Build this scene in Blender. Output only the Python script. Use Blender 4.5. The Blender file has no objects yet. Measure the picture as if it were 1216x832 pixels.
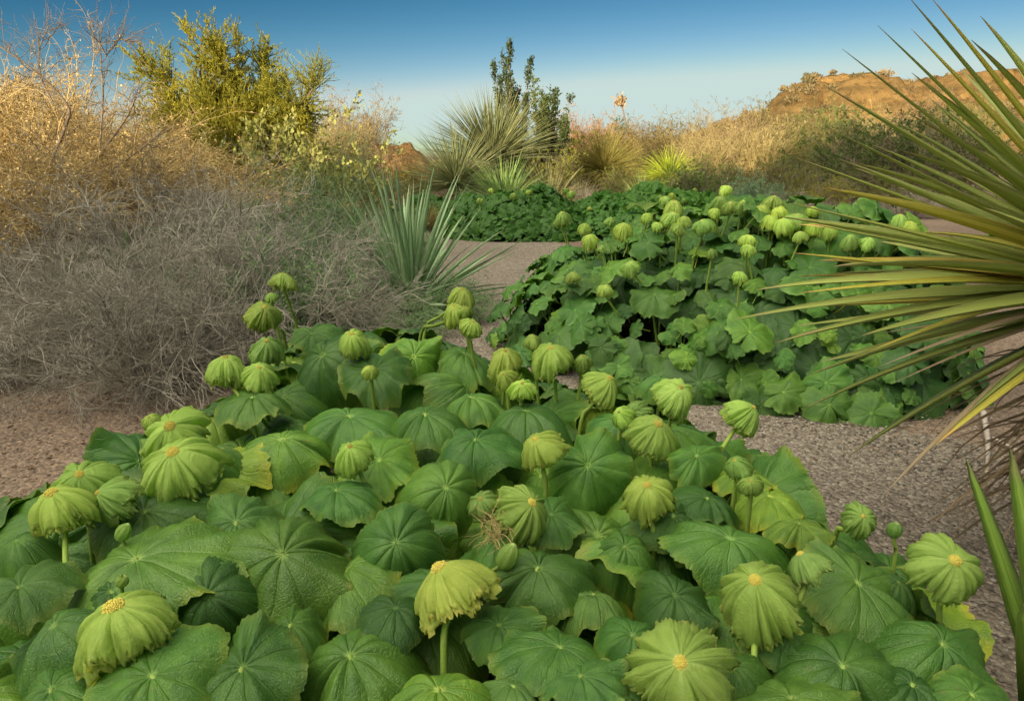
import bpy, math, random
import numpy as np
from mathutils import Vector, Matrix, noise as mnoise
R = math.radians
PI = math.pi
SC = bpy.context.scene
COL = SC.collection

# ------------------------------------------------------------ camera, sky, sun
PITCH = 13.6
F = 954.0
CAMZ = 1.5
cam_d = bpy.data.cameras.new('camera')
cam = bpy.data.objects.new('camera', cam_d); COL.objects.link(cam)
cam.location = (0, 0, CAMZ)
cam.rotation_euler = (R(90 - PITCH), 0, 0)
cam_d.sensor_width = 36; cam_d.lens = 36 * F / 1216
cam_d.clip_start = 0.05; cam_d.clip_end = 4000
SC.camera = cam

SUN_EL = 7.0
SUN_AZ = 30.0            # sun stands behind the camera, this far to its left
DX, DY = math.sin(R(SUN_AZ)), math.cos(R(SUN_AZ))     # ground direction the light travels
world = bpy.data.worlds.new('World'); SC.world = world
world.use_nodes = True
nt = world.node_tree; nt.nodes.clear()
sky = nt.nodes.new('ShaderNodeTexSky'); sky.sky_type = 'NISHITA'
sky.sun_disc = False
sky.sun_elevation = R(20)
sky.sun_rotation = R(180 + SUN_AZ)
sky.altitude = 600; sky.air_density = 0.5; sky.dust_density = 1.0; sky.ozone_density = 3.0
L = nt.links.new
sp_ = nt.nodes.new('ShaderNodeSeparateColor'); cb_ = nt.nodes.new('ShaderNodeCombineColor'); L(sky.outputs[0], sp_.inputs[0])
for ch, (g_, m_) in enumerate([(3.7, .090), (2.17, .135), (1.79, .102)]):     # deep clear evening blue, pale at the horizon
    pw = nt.nodes.new('ShaderNodeMath'); pw.operation = 'POWER'; pw.inputs[1].default_value = g_; L(sp_.outputs[ch], pw.inputs[0])
    ml = nt.nodes.new('ShaderNodeMath'); ml.operation = 'MULTIPLY'; ml.inputs[1].default_value = m_; L(pw.outputs[0], ml.inputs[0])
    mn = nt.nodes.new('ShaderNodeMath'); mn.operation = 'SMOOTH_MIN'; mn.inputs[1].default_value = (2.75, 3.45, 3.3)[ch]; mn.inputs[2].default_value = .8; L(ml.outputs[0], mn.inputs[0])
    L(mn.outputs[0], cb_.inputs[ch])
# an unseen bright glow added overhead and behind the viewpoint to light the shade
tc = nt.nodes.new('ShaderNodeTexCoord'); sx = nt.nodes.new('ShaderNodeVectorMath'); sx.operation = 'DOT_PRODUCT'; sx.inputs[1].default_value = (-.34, -.22, .914); L(tc.outputs['Generated'], sx.inputs[0])
mr = nt.nodes.new('ShaderNodeMapRange'); mr.interpolation_type = 'SMOOTHSTEP'
mr.inputs[1].default_value = .50; mr.inputs[2].default_value = .97
L(sx.outputs['Value'], mr.inputs[0])
wn = nt.nodes.new('ShaderNodeTexNoise'); wn.inputs['Scale'].default_value = 2.5; wn.inputs['Detail'].default_value = 4; L(tc.outputs['Generated'], wn.inputs[0])
wm = nt.nodes.new('ShaderNodeMath'); wm.operation = 'MULTIPLY'; L(mr.outputs[0], wm.inputs[0]); L(wn.outputs[0], wm.inputs[1])
vc = nt.nodes.new('ShaderNodeMix'); vc.data_type = 'RGBA'; vc.blend_type = 'ADD'; vc.clamp_result = False
vc.inputs[7].default_value = (32, 29.6, 23.2, 1)
L(wm.outputs[0], vc.inputs[0]); L(cb_.outputs[0], vc.inputs[6])
bg = nt.nodes.new('ShaderNodeBackground'); bg.inputs[1].default_value = 0.15
wo = nt.nodes.new('ShaderNodeOutputWorld')
L(vc.outputs[2], bg.inputs[0]); L(bg.outputs[0], wo.inputs[0])
sun_d = bpy.data.lights.new('sun', 'SUN')
sun = bpy.data.objects.new('sun', sun_d); COL.objects.link(sun)
sun_d.energy = 5.0; sun_d.angle = R(0.5); sun_d.color = (1.0, 0.80, 0.52)
sdir = Vector((DX * math.cos(R(SUN_EL)), DY * math.cos(R(SUN_EL)), -math.sin(R(SUN_EL))))
sun.rotation_euler = sdir.to_track_quat('-Z', 'Y').to_euler()
SC.view_settings.view_transform = 'Standard'
SC.view_settings.look = 'None'
SC.view_settings.exposure = 0.5
SC.view_settings.gamma = 1
SC.view_settings.use_curve_mapping = False
SC.cycles.use_denoising = True
SC.cycles.max_bounces = 6
SC.cycles.transmission_bounces = 4
SC.cycles.diffuse_bounces = 3

# ------------------------------------------------------------ helpers
_cp, _sp = math.cos(R(PITCH)), math.sin(R(PITCH))
VR = Vector((1, 0, 0)); VU = Vector((0, _sp, _cp)); VF = Vector((0, _cp, -_sp))
def ray(px, py):
    return VF + VR * ((px - 608) / F) + VU * ((416 - py) / F)
def P(px, py, d):
    """the point seen at photo pixel (px, py) at ground distance d in front of the camera"""
    r = ray(px, py); k = d / r.y
    return Vector((r.x * k, d, CAMZ + r.z * k))
def PZ(px, py, z=0.0):
    r = ray(px, py); k = (z - CAMZ) / r.z
    return Vector((r.x * k, r.y * k, z))

def rng_of(s): return np.random.default_rng(s)

def mesh(name, V, Fc, mats=(), uv=None, smooth=True, midx=None):
    me = bpy.data.meshes.new(name)
    V = np.asarray(V, dtype=np.float32); Fc = np.asarray(Fc, dtype=np.int32)
    n, k = Fc.shape
    me.vertices.add(len(V)); me.vertices.foreach_set('co', V.ravel())
    me.loops.add(n * k); me.loops.foreach_set('vertex_index', Fc.ravel())
    me.polygons.add(n)
    me.polygons.foreach_set('loop_start', np.arange(0, n * k, k, dtype=np.int32))
    me.polygons.foreach_set('loop_total', np.full(n, k, dtype=np.int32))
    if smooth: me.polygons.foreach_set('use_smooth', np.ones(n, dtype=bool))
    if midx is not None: me.polygons.foreach_set('material_index', np.asarray(midx, dtype=np.int32))
    if uv is not None:
        l = me.uv_layers.new(name='UVMap')
        l.data.foreach_set('uv', np.asarray(uv, dtype=np.float32)[Fc.ravel()].ravel())
    for m in mats: me.materials.append(m)
    me.update(); me.validate()
    return me

class Acc:
    """collects quads of one part"""
    def __init__(s): s.V = []; s.F = []; s.U = []; s.M = []; s.n = 0
    def add(s, V, Fc, uv=None, m=0):
        V = np.asarray(V, float); Fc = np.asarray(Fc)
        s.V.append(V); s.F.append(Fc + s.n); s.n += len(V)
        s.U.append(np.zeros((len(V), 2)) if uv is None else uv)
        s.M.append(np.full(len(Fc), m))
    def mesh(s, name, *mats, smooth=True):
        return mesh(name, np.vstack(s.V), np.vstack(s.F), mats, np.vstack(s.U), smooth, np.concatenate(s.M))

def link(name, me, parent=None, loc=None, mat4=None, color=None):
    o = bpy.data.objects.new(name, me); COL.objects.link(o)
    if parent is not None: o.parent = parent
    if mat4 is not None: o.matrix_local = mat4
    if loc is not None: o.location = loc
    if color is not None: o.color = (*color, 1)
    return o
def thing(name, label, cat, loc=(0, 0, 0), group=None, rotz=0, scale=1):
    o = bpy.data.objects.new(name, None); COL.objects.link(o)
    o.empty_display_size = 0.1
    o.location = loc; o.rotation_euler = (0, 0, rotz); o.scale = (scale,) * 3
    o['label'] = label; o['category'] = cat
    if group: o['group'] = group
    return o
def dup(root, loc, rotz=0, scale=(1, 1, 1), label=None, color=None):
    r = root.copy(); COL.objects.link(r)
    r.location = loc; r.rotation_euler = (0, 0, rotz); r.scale = scale
    if label: r['label'] = label
    for ch in list(root.children):
        c = ch.copy(); COL.objects.link(c); c.parent = r
        if color: c.color = (*color, 1)
        for g in list(ch.children):
            e = g.copy(); COL.objects.link(e); e.parent = c
    return r

def nrm(a): return a / np.maximum(np.linalg.norm(a, axis=-1, keepdims=True), 1e-9)

def tubes(polys, rad, sides=3):
    """polys (n,k,3), rad (n,k) -> V, F"""
    n, k, _ = polys.shape
    tan = np.empty_like(polys)
    tan[:, 1:-1] = polys[:, 2:] - polys[:, :-2]
    tan[:, 0] = polys[:, 1] - polys[:, 0]; tan[:, -1] = polys[:, -1] - polys[:, -2]
    tan = nrm(tan)
    ref = np.where(np.abs(tan[..., 2:3]) > .9, np.array([1., 0, 0]), np.array([0, 0, 1.]))
    if k > 1: ref = np.repeat(ref[:, :1], k, 1)
    a = nrm(np.cross(tan, ref)); b = np.cross(tan, a)
    th = np.arange(sides) / sides * 2 * PI
    V = polys[:, :, None] + rad[:, :, None, None] * (a[:, :, None] * np.cos(th)[None, None, :, None] + b[:, :, None] * np.sin(th)[None, None, :, None])
    V = V.reshape(-1, 3)
    base = (np.arange(n) * k * sides)[:, None, None] + (np.arange(k - 1) * sides)[None, :, None]
    j = np.arange(sides)[None, None]; j2 = (j + 1) % sides
    Fq = np.stack([base + j, base + j2, base + sides + j2, base + sides + j], -1).reshape(-1, 4)
    return V, Fq
def tube1(pts, r0, r1, sides=8, k=14, end=None):
    """smooth tube through a few control points"""
    pts = np.array([tuple(p) for p in pts], float)
    m = len(pts); t = np.linspace(0, m - 1, k)
    ext = np.vstack([2 * pts[0] - pts[1], pts, 2 * pts[-1] - pts[-2]])
    out = []
    for u in t:
        i = min(int(u), m - 2); f = u - i
        p0, p1, p2, p3 = ext[i], ext[i + 1], ext[i + 2], ext[i + 3]
        out.append(.5 * ((2 * p1) + (-p0 + p2) * f + (2 * p0 - 5 * p1 + 4 * p2 - p3) * f * f + (-p0 + 3 * p1 - 3 * p2 + p3) * f ** 3))
    out = np.array(out)[None]
    rad = np.linspace(r0, r1, k)[None]
    return tubes(out, rad, sides)

def grow(rng, start, d, ln, k, bend, grav):
    n = len(start)
    out = np.empty((n, k, 3)); out[:, 0] = start; d = nrm(d)
    step = (ln / (k - 1))[:, None]
    for i in range(1, k):
        out[:, i] = out[:, i - 1] + d * step
        d = nrm(d + rng.normal(0, bend, (n, 3)) + np.array([0, 0, grav]))
    return out
def spawn(rng, polys, m, tmin, spread):
    n, k, _ = polys.shape
    i = rng.integers(0, n, m); t = rng.uniform(tmin, .98, m) * (k - 1)
    a = np.minimum(t.astype(int), k - 2); f = (t - a)[:, None]
    p = polys[i, a] * (1 - f) + polys[i, a + 1] * f
    d = nrm(polys[i, a + 1] - polys[i, a])
    return p, nrm(d + rng.normal(0, spread, (m, 3))), t / (k - 1)
def cards(rng, pts, ln, wd, dirs=None, jit=1.0, up=0.0):
    """small leaf faces (diamonds bent along the middle)"""
    n = len(pts)
    if dirs is None: dirs = rng.normal(0, 1, (n, 3))
    d = nrm(dirs + rng.normal(0, jit, (n, 3)) + np.array([0, 0, up]))
    s = nrm(np.cross(d, rng.normal(0, 1, (n, 3))))
    L = (ln * rng.uniform(.6, 1.3, n))[:, None]; W = (wd * rng.uniform(.6, 1.3, n))[:, None]
    nn = np.cross(d, s)
    V = np.stack([pts, pts + d * L * .5 + s * W * .5 + nn * W * .15, pts + d * L, pts + d * L * .5 - s * W * .5 + nn * W * .15], 1).reshape(-1, 3)
    Fq = np.arange(4 * n).reshape(n, 4)
    return V, Fq
def pts_on(rng, polys, m, tmin=0.0):
    p, d, _ = spawn(rng, polys, m, tmin, .01)
    return p, d

# ------------------------------------------------------------ materials
def newmat(name):
    m = bpy.data.materials.new(name); m.use_nodes = True
    nt = m.node_tree; nt.nodes.clear()
    return m, nt
def N(nt, t, **kw):
    n = nt.nodes.new(t)
    for a, b in kw.items():
        if a.startswith('i_'):
            k = a[2:]; n.inputs[int(k) if k.isdigit() else k].default_value = b
        else: setattr(n, a, b)
    return n
def math_n(nt, op, a, b=None, c=None, clamp=False):
    n = nt.nodes.new('ShaderNodeMath'); n.operation = op; n.use_clamp = clamp
    for i, v in enumerate((a, b, c)):
        if v is None: continue
        if isinstance(v, (int, float)): n.inputs[i].default_value = v
        else: nt.links.new(v, n.inputs[i])
    return n.outputs[0]
def mix(nt, fac, a, b, blend='MIX'):
    n = nt.nodes.new('ShaderNodeMix'); n.data_type = 'RGBA'; n.blend_type = blend
    for i, v in ((0, fac), (6, a), (7, b)):
        if isinstance(v, (int, float)): n.inputs[i].default_value = v
        elif isinstance(v, tuple): n.inputs[i].default_value = (*v, 1) if len(v) == 3 else v
        else: nt.links.new(v, n.inputs[i])
    return n.outputs[2]
def ramp(nt, fac, stops):
    n = nt.nodes.new('ShaderNodeValToRGB'); cr = n.color_ramp
    while len(cr.elements) < len(stops): cr.elements.new(.5)
    for e, (p, c) in zip(cr.elements, stops): e.position = p; e.color = (*c, 1)
    nt.links.new(fac, n.inputs[0]); return n.outputs[0]
def finish(nt, col, rough=.6, transl=0.0, bump=None, bstr=.3, bdist=.01, spec=.4, tcol=None):
    b = N(nt, 'ShaderNodeBsdfPrincipled'); b.inputs['Roughness'].default_value = rough
    b.inputs['Specular IOR Level'].default_value = spec
    nt.links.new(col, b.inputs['Base Color'])
    out = N(nt, 'ShaderNodeOutputMaterial')
    if bump is not None:
        bn = N(nt, 'ShaderNodeBump'); bn.inputs['Strength'].default_value = bstr; bn.inputs['Distance'].default_value = bdist
        nt.links.new(bump, bn.inputs['Height']); nt.links.new(bn.outputs[0], b.inputs['Normal'])
    if transl > 0:
        t = N(nt, 'ShaderNodeBsdfTranslucent')
        nt.links.new(col if tcol is None else tcol, t.inputs[0])
        ms = N(nt, 'ShaderNodeMixShader'); ms.inputs[0].default_value = transl
        nt.links.new(b.outputs[0], ms.inputs[1]); nt.links.new(t.outputs[0], ms.inputs[2])
        nt.links.new(ms.outputs[0], out.inputs[0])
    else: nt.links.new(b.outputs[0], out.inputs[0])
def simple(name, c1, c2, scale=6, rough=.7, transl=0.0, objcol=False, rnd=.25, fine=None, coord='Object', spec=.3):
    """two-tone noise colour; a little brightness change per object"""
    m, nt = newmat(name)
    tc = N(nt, 'ShaderNodeTexCoord')
    nz = N(nt, 'ShaderNodeTexNoise', i_Scale=scale, i_Detail=4)
    nt.links.new(tc.outputs[coord], nz.inputs['Vector'])
    st = [(.32, c1), (.68, c2)]
    col = ramp(nt, nz.outputs[0], st)
    if fine:
        n2 = N(nt, 'ShaderNodeTexNoise', i_Scale=scale * 12, i_Detail=2)
        nt.links.new(tc.outputs[coord], n2.inputs['Vector'])
        f = math_n(nt, 'MULTIPLY_ADD', n2.outputs[0], 2.2, -.7, True)
        col = mix(nt, f, col, fine)
    oi = N(nt, 'ShaderNodeObjectInfo')
    g = math_n(nt, 'MULTIPLY_ADD', oi.outputs['Random'], rnd * 2, 1 - rnd)
    hv = N(nt, 'ShaderNodeHueSaturation'); nt.links.new(col, hv.inputs['Color']); nt.links.new(g, hv.inputs['Value'])
    col = hv.outputs[0]
    if objcol: col = mix(nt, 1.0, col, oi.outputs['Color'], 'MULTIPLY')
    finish(nt, col, rough, transl, nz.outputs[0], .25, .01, spec)
    return m

def leaf_material(name, nv, dark, light, vein, edge, transl=.18, rough=.42, crumple=1.0, bs=.55):
    """veined leaf: colour and relief follow the radial veins in the leaf's own UV"""
    m, nt = newmat(name)
    uv = N(nt, 'ShaderNodeUVMap'); oi = N(nt, 'ShaderNodeObjectInfo')
    off = N(nt, 'ShaderNodeVectorMath', operation='MULTIPLY_ADD')
    rv = N(nt, 'ShaderNodeCombineXYZ'); nt.links.new(oi.outputs['Random'], rv.inputs[2])
    sc = N(nt, 'ShaderNodeVectorMath', operation='SCALE'); sc.inputs[3].default_value = 37.0
    nt.links.new(rv.outputs[0], sc.inputs[0])
    add = N(nt, 'ShaderNodeVectorMath', operation='ADD')
    nt.links.new(uv.outputs[0], add.inputs[0]); nt.links.new(sc.outputs[0], add.inputs[1])
    sep = N(nt, 'ShaderNodeSeparateXYZ'); nt.links.new(uv.outputs[0], sep.inputs[0])
    ln = N(nt, 'ShaderNodeVectorMath', operation='LENGTH'); nt.links.new(uv.outputs[0], ln.inputs[0])
    r = ln.outputs['Value']
    nz = N(nt, 'ShaderNodeTexNoise', i_Scale=2.6, i_Detail=3); nt.links.new(add.outputs[0], nz.inputs['Vector'])
    nf = N(nt, 'ShaderNodeTexNoise', i_Scale=17, i_Detail=4); nt.links.new(add.outputs[0], nf.inputs['Vector'])
    ang = math_n(nt, 'ARCTAN2', sep.outputs[1], sep.outputs[0])
    wob = math_n(nt, 'MULTIPLY', math_n(nt, 'SUBTRACT', nz.outputs[0], .5), .5)
    ang = math_n(nt, 'ADD', ang, math_n(nt, 'MULTIPLY', wob, r))
    def veins(n, w, sh=0.0):
        a = math_n(nt, 'MULTIPLY_ADD', ang, n / (2 * PI), sh + 40)
        pp = math_n(nt, 'PINGPONG', a, .5)
        arc = math_n(nt, 'MULTIPLY', math_n(nt, 'MULTIPLY', pp, 2 * PI / n), math_n(nt, 'ADD', r, .05))
        return math_n(nt, 'SUBTRACT', 1.0, math_n(nt, 'DIVIDE', arc, w), None, True)
    v1 = veins(nv, .020)
    v2 = math_n(nt, 'MULTIPLY', veins(nv * 2, .013, .5), math_n(nt, 'MULTIPLY_ADD', r, 2.5, -.9, True))
    v3 = math_n(nt, 'MULTIPLY', veins(nv * 5, .012, .25), math_n(nt, 'MULTIPLY_ADD', r, 2.0, -.6, True))
    vv = math_n(nt, 'ADD', math_n(nt, 'ADD', math_n(nt, 'MULTIPLY', v1, .8), math_n(nt, 'MULTIPLY', v2, .5)), math_n(nt, 'MULTIPLY', v3, .28), True)
    vo = N(nt, 'ShaderNodeTexVoronoi', i_Scale=24.0); vo.feature = 'DISTANCE_TO_EDGE'
    nt.links.new(add.outputs[0], vo.inputs['Vector'])
    net = math_n(nt, 'SUBTRACT', 1.0, math_n(nt, 'MULTIPLY', vo.outputs['Distance'], 7.0), None, True)
    col = ramp(nt, nz.outputs[0], [(.3, dark), (.7, light)])
    col = mix(nt, math_n(nt, 'MULTIPLY', nf.outputs[0], .35), col, tuple(c * .6 for c in dark))
    col = mix(nt, math_n(nt, 'MULTIPLY', vv, .27), col, vein)
    col = mix(nt, math_n(nt, 'MULTIPLY', net, .12), col, vein)
    spot = math_n(nt, 'SUBTRACT', 1.0, math_n(nt, 'DIVIDE', r, .085), None, True)
    col = mix(nt, math_n(nt, 'MULTIPLY', spot, .75), col, tuple(min(1, c * 1.6) for c in vein))
    rim = math_n(nt, 'MULTIPLY_ADD', r, 3.4, -2.75, True)
    rim = math_n(nt, 'MULTIPLY', rim, math_n(nt, 'MULTIPLY_ADD', nz.outputs[0], 3, -.9, True))
    col = mix(nt, rim, col, edge)
    # brown wear blotches and dust freckles
    nb = N(nt, 'ShaderNodeTexNoise', i_Scale=6.5, i_Detail=6); nt.links.new(add.outputs[0], nb.inputs['Vector'])
    bl = math_n(nt, 'MULTIPLY_ADD', nb.outputs[0], 9, -6.0, True)
    col = mix(nt, math_n(nt, 'MULTIPLY', bl, .5), col, (.20, .15, .06))
    hs = N(nt, 'ShaderNodeHueSaturation'); nt.links.new(col, hs.inputs['Color'])
    nt.links.new(math_n(nt, 'MULTIPLY_ADD', oi.outputs['Random'], .4, .8), hs.inputs['Value'])
    nt.links.new(math_n(nt, 'MULTIPLY_ADD', oi.outputs['Random'], -.02, .51), hs.inputs['Hue'])
    col = mix(nt, 1.0, hs.outputs[0], oi.outputs['Color'], 'MULTIPLY')
    h = math_n(nt, 'SUBTRACT', math_n(nt, 'MULTIPLY', nf.outputs[0], .75 * crumple), math_n(nt, 'MULTIPLY', vv, .85))
    h = math_n(nt, 'SUBTRACT', h, math_n(nt, 'MULTIPLY', net, .25))
    tc = mix(nt, 1.0, col, (1.5, 1.6, .5), 'MULTIPLY')
    finish(nt, col, rough, transl, h, bs, .006, .5, tc)
    return m

M_leaf = leaf_material('broad_leaf', 11, (.040, .125, .014), (.098, .218, .026), (.22, .34, .09), (.25, .28, .04))
M_leaf2 = leaf_material('broad_leaf_second', 9, (.034, .112, .014), (.080, .188, .024), (.14, .27, .06), (.13, .24, .06))
M_bract = leaf_material('flower_bract', 13, (.265, .42, .060), (.39, .55, .10), (.58, .70, .26), (.40, .35, .08), transl=.34, rough=.6, crumple=1.1, bs=.5)
M_stalk = simple('green_stalk', (.16, .27, .05), (.27, .36, .08), 20, .5, objcol=True)
M_stamen = simple('stamens', (.62, .56, .08), (.74, .68, .14), 60, .7, fine=(.52, .42, .12))
def blade_material(name, c1, c2, edge, tip, rough=.45, transl=.08, rnd=.14):
    """fibrous blade: streaks run along it, the margins are lighter and the point is dry"""
    m, nt = newmat(name)
    uv = N(nt, 'ShaderNodeUVMap'); oi = N(nt, 'ShaderNodeObjectInfo'); g = N(nt, 'ShaderNodeNewGeometry')
    sep = N(nt, 'ShaderNodeSeparateXYZ'); nt.links.new(uv.outputs[0], sep.inputs[0])
    cmb = N(nt, 'ShaderNodeCombineXYZ')
    nt.links.new(math_n(nt, 'MULTIPLY', sep.outputs[0], 14.0), cmb.inputs[0]); nt.links.new(math_n(nt, 'MULTIPLY', sep.outputs[1], 1.6), cmb.inputs[1])
    nt.links.new(math_n(nt, 'ADD', math_n(nt, 'MULTIPLY', g.outputs['Random Per Island'], 50), math_n(nt, 'MULTIPLY', oi.outputs['Random'], 50)), cmb.inputs[2])
    st = N(nt, 'ShaderNodeTexNoise', i_Scale=1.0, i_Detail=5, i_Roughness=.7); nt.links.new(cmb.outputs[0], st.inputs['Vector'])
    tcn = N(nt, 'ShaderNodeTexCoord'); bl = N(nt, 'ShaderNodeTexNoise', i_Scale=14.0, i_Detail=4); nt.links.new(tcn.outputs['Object'], bl.inputs['Vector'])
    col = ramp(nt, st.outputs[0], [(.34, c1), (.66, c2)])
    ed = math_n(nt, 'MULTIPLY_ADD', math_n(nt, 'ABSOLUTE', math_n(nt, 'SUBTRACT', sep.outputs[0], .5)), 9.0, -3.7, True)
    col = mix(nt, math_n(nt, 'MULTIPLY', ed, .8), col, edge)
    tp = math_n(nt, 'ADD', math_n(nt, 'MULTIPLY_ADD', sep.outputs[1], 9.0, -8.0), math_n(nt, 'MULTIPLY_ADD', bl.outputs[0], 2.4, -1.2), None, True)
    col = mix(nt, tp, col, tip)
    sc_ = math_n(nt, 'MULTIPLY_ADD', bl.outputs[0], 10, -6.6, True)
    col = mix(nt, math_n(nt, 'MULTIPLY', sc_, .6), col, tip)
    hv = N(nt, 'ShaderNodeHueSaturation'); nt.links.new(col, hv.inputs['Color'])
    nt.links.new(math_n(nt, 'ADD', math_n(nt, 'MULTIPLY', g.outputs['Random Per Island'], rnd * 2), 1 - rnd), hv.inputs['Value'])
    col = mix(nt, 1.0, hv.outputs[0], oi.outputs['Color'], 'MULTIPLY')
    finish(nt, col, rough, transl, st.outputs[0], .5, .004, .35)
    return m
def UVB(k):
    v = np.linspace(0, 1, k); return np.stack([np.tile([0, .5, 1, .5], k), np.repeat(v, 4)], 1)
M_yucca = blade_material('yucca_blade', (.25, .32, .065), (.44, .50, .12), (.60, .58, .20), (.42, .32, .16))
M_bluey = blade_material('blue_green_blade', (.21, .31, .19), (.38, .47, .30), (.50, .55, .36), (.45, .38, .24))
M_strawb = blade_material('straw_blade', (.30, .23, .14), (.52, .42, .27), (.56, .47, .32), (.34, .28, .22), .85, .05)
M_twig = simple('grey_twig', (.20, .185, .15), (.47, .435, .36), 3, .85, objcol=True)
M_tanTwig = simple('tan_twig', (.40, .29, .12), (.68, .51, .23), 3, .85, objcol=True)
M_bark = simple('pale_bark', (.22, .17, .12), (.42, .34, .25), 8, .9, fine=(.15, .11, .08))
M_pv = simple('palo_verde_leaf', (.20, .21, .022), (.33, .30, .035), 1.5, .7, .15, True)
M_dk = simple('dark_foliage', (.040, .075, .028), (.085, .13, .04), 2.5, .6, .1, True)
M_gg = simple('grey_green_foliage', (.17, .24, .13), (.28, .35, .20), 2, .8, .1, True)
M_pale = simple('pale_yellow_foliage', (.25, .27, .07), (.38, .38, .12), 3, .8, .1, True)
M_grass = simple('dry_grass', (.36, .29, .12), (.52, .43, .20), 2, .8, .1, True)
M_scrub = simple('brown_scrub', (.27, .20, .11), (.42, .31, .17), 2, .9, .05, True)

def ground_material(name, gravel):
    m, nt = newmat(name)
    tc = N(nt, 'ShaderNodeTexCoord')
    big = N(nt, 'ShaderNodeTexNoise', i_Scale=.7, i_Detail=6); nt.links.new(tc.outputs['Object'], big.inputs['Vector'])
    vo = N(nt, 'ShaderNodeTexVoronoi', i_Scale=55.0 if gravel else 45.0); nt.links.new(tc.outputs['Object'], vo.inputs['Vector'])
    vo2 = N(nt, 'ShaderNodeTexVoronoi', i_Scale=170.0); nt.links.new(tc.outputs['Object'], vo2.inputs['Vector'])
    sp = N(nt, 'ShaderNodeSeparateColor'); nt.links.new(vo.outputs['Color'], sp.inputs[0])
    if gravel:
        st = ramp(nt, sp.outputs[0], [(0, (.10, .088, .07)), (.4, (.225, .197, .158)), (.8, (.34, .305, .25)), (1, (.48, .44, .37))])
        bg_ = ramp(nt, big.outputs[0], [(.35, (.8, .76, .72)), (.65, (1, .97, .95))])
    else:
        st = ramp(nt, sp.outputs[0], [(0, (.11, .082, .06)), (.5, (.21, .155, .115)), (1, (.33, .26, .19))])
        bg_ = ramp(nt, big.outputs[0], [(.3, (.62, .55, .5)), (.7, (1.1, 1.0, .9))])
    col = mix(nt, 1.0, st, bg_, 'MULTIPLY')
    sp2 = N(nt, 'ShaderNodeSeparateColor'); nt.links.new(vo2.outputs['Color'], sp2.inputs[0])
    col = mix(nt, .3, col, ramp(nt, sp2.outputs[1], [(0, (.12, .1, .09)), (1, (.5, .42, .36))]))
    h = math_n(nt, 'SUBTRACT', 1.0, math_n(nt, 'MULTIPLY', vo.outputs['Distance'], 1.2))
    h = math_n(nt, 'ADD', h, math_n(nt, 'MULTIPLY', sp.outputs[2], .5))
    finish(nt, col, .95, 0, h, .9, .012, .15)
    return m
M_gravel = ground_material('gravel', True)
M_soil = ground_material('soil', False)
def rock_material(name, a, b, c, sc=.12):
    m, nt = newmat(name)
    tc = N(nt, 'ShaderNodeTexCoord')
    n1 = N(nt, 'ShaderNodeTexNoise', i_Scale=sc, i_Detail=9, i_Roughness=.65); nt.links.new(tc.outputs['Object'], n1.inputs['Vector'])
    n2 = N(nt, 'ShaderNodeTexNoise', i_Scale=sc * 9, i_Detail=6, i_Roughness=.7); nt.links.new(tc.outputs['Object'], n2.inputs['Vector'])
    col = ramp(nt, n1.outputs[0], [(.34, a), (.5, b), (.66, c)])
    col = mix(nt, math_n(nt, 'MULTIPLY_ADD', n2.outputs[0], 5, -2.5, True), col, tuple(x * .42 for x in a))
    sz_ = N(nt, 'ShaderNodeSeparateXYZ'); nt.links.new(tc.outputs['Object'], sz_.inputs[0])
    wv = math_n(nt, 'SINE', math_n(nt, 'ADD', math_n(nt, 'MULTIPLY', sz_.outputs[2], 4.2), math_n(nt, 'MULTIPLY', n1.outputs[0], 9)))
    col = mix(nt, math_n(nt, 'MULTIPLY_ADD', wv, .22, .12, True), col, tuple(x * .6 for x in a))
    finish(nt, col, .95, 0, n2.outputs[0], 1.0, .5, .1)
    return m
M_hill = rock_material('orange_hillside', (.13, .088, .036), (.25, .155, .058), (.42, .25, .088))
M_hill2 = rock_material('rear_hillside', (.2, .15, .09), (.32, .22, .13), (.4, .28, .17))

# ------------------------------------------------------------ setting: ground, path, hills
def fbm(x, y, s, o=4, z=0.0):
    return mnoise.fractal(Vector((x * s, y * s, z)), 1.0, 2.0, o)
def gz(x, y):
    """ground height"""
    far = max(0.0, min(1.0, (math.hypot(x, y) - 9) / 25))
    return far * (.35 * fbm(x, y, .12) + .12)
def build_ground():
    lin = np.sign(np.linspace(-1, 1, 181)) * np.abs(np.linspace(-1, 1, 181)) ** 3.2 * 1500
    n = len(lin); X, Y = np.meshgrid(lin, lin + 8)
    Z = np.zeros_like(X)
    for i in range(n):
        for j in range(n):
            x, y = X[i, j], Y[i, j]
            if math.hypot(x, y) < 160: Z[i, j] = gz(x, y)
            else: Z[i, j] = .2
    V = np.stack([X, Y, Z], -1).reshape(-1, 3)
    a = np.arange(n - 1)[:, None] * n + np.arange(n - 1)[None]
    Fq = np.stack([a, a + 1, a + n + 1, a + n], -1).reshape(-1, 4)
    o = link('ground', mesh('ground', V, Fq, [M_soil])); o['kind'] = 'structure'
build_ground()

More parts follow.
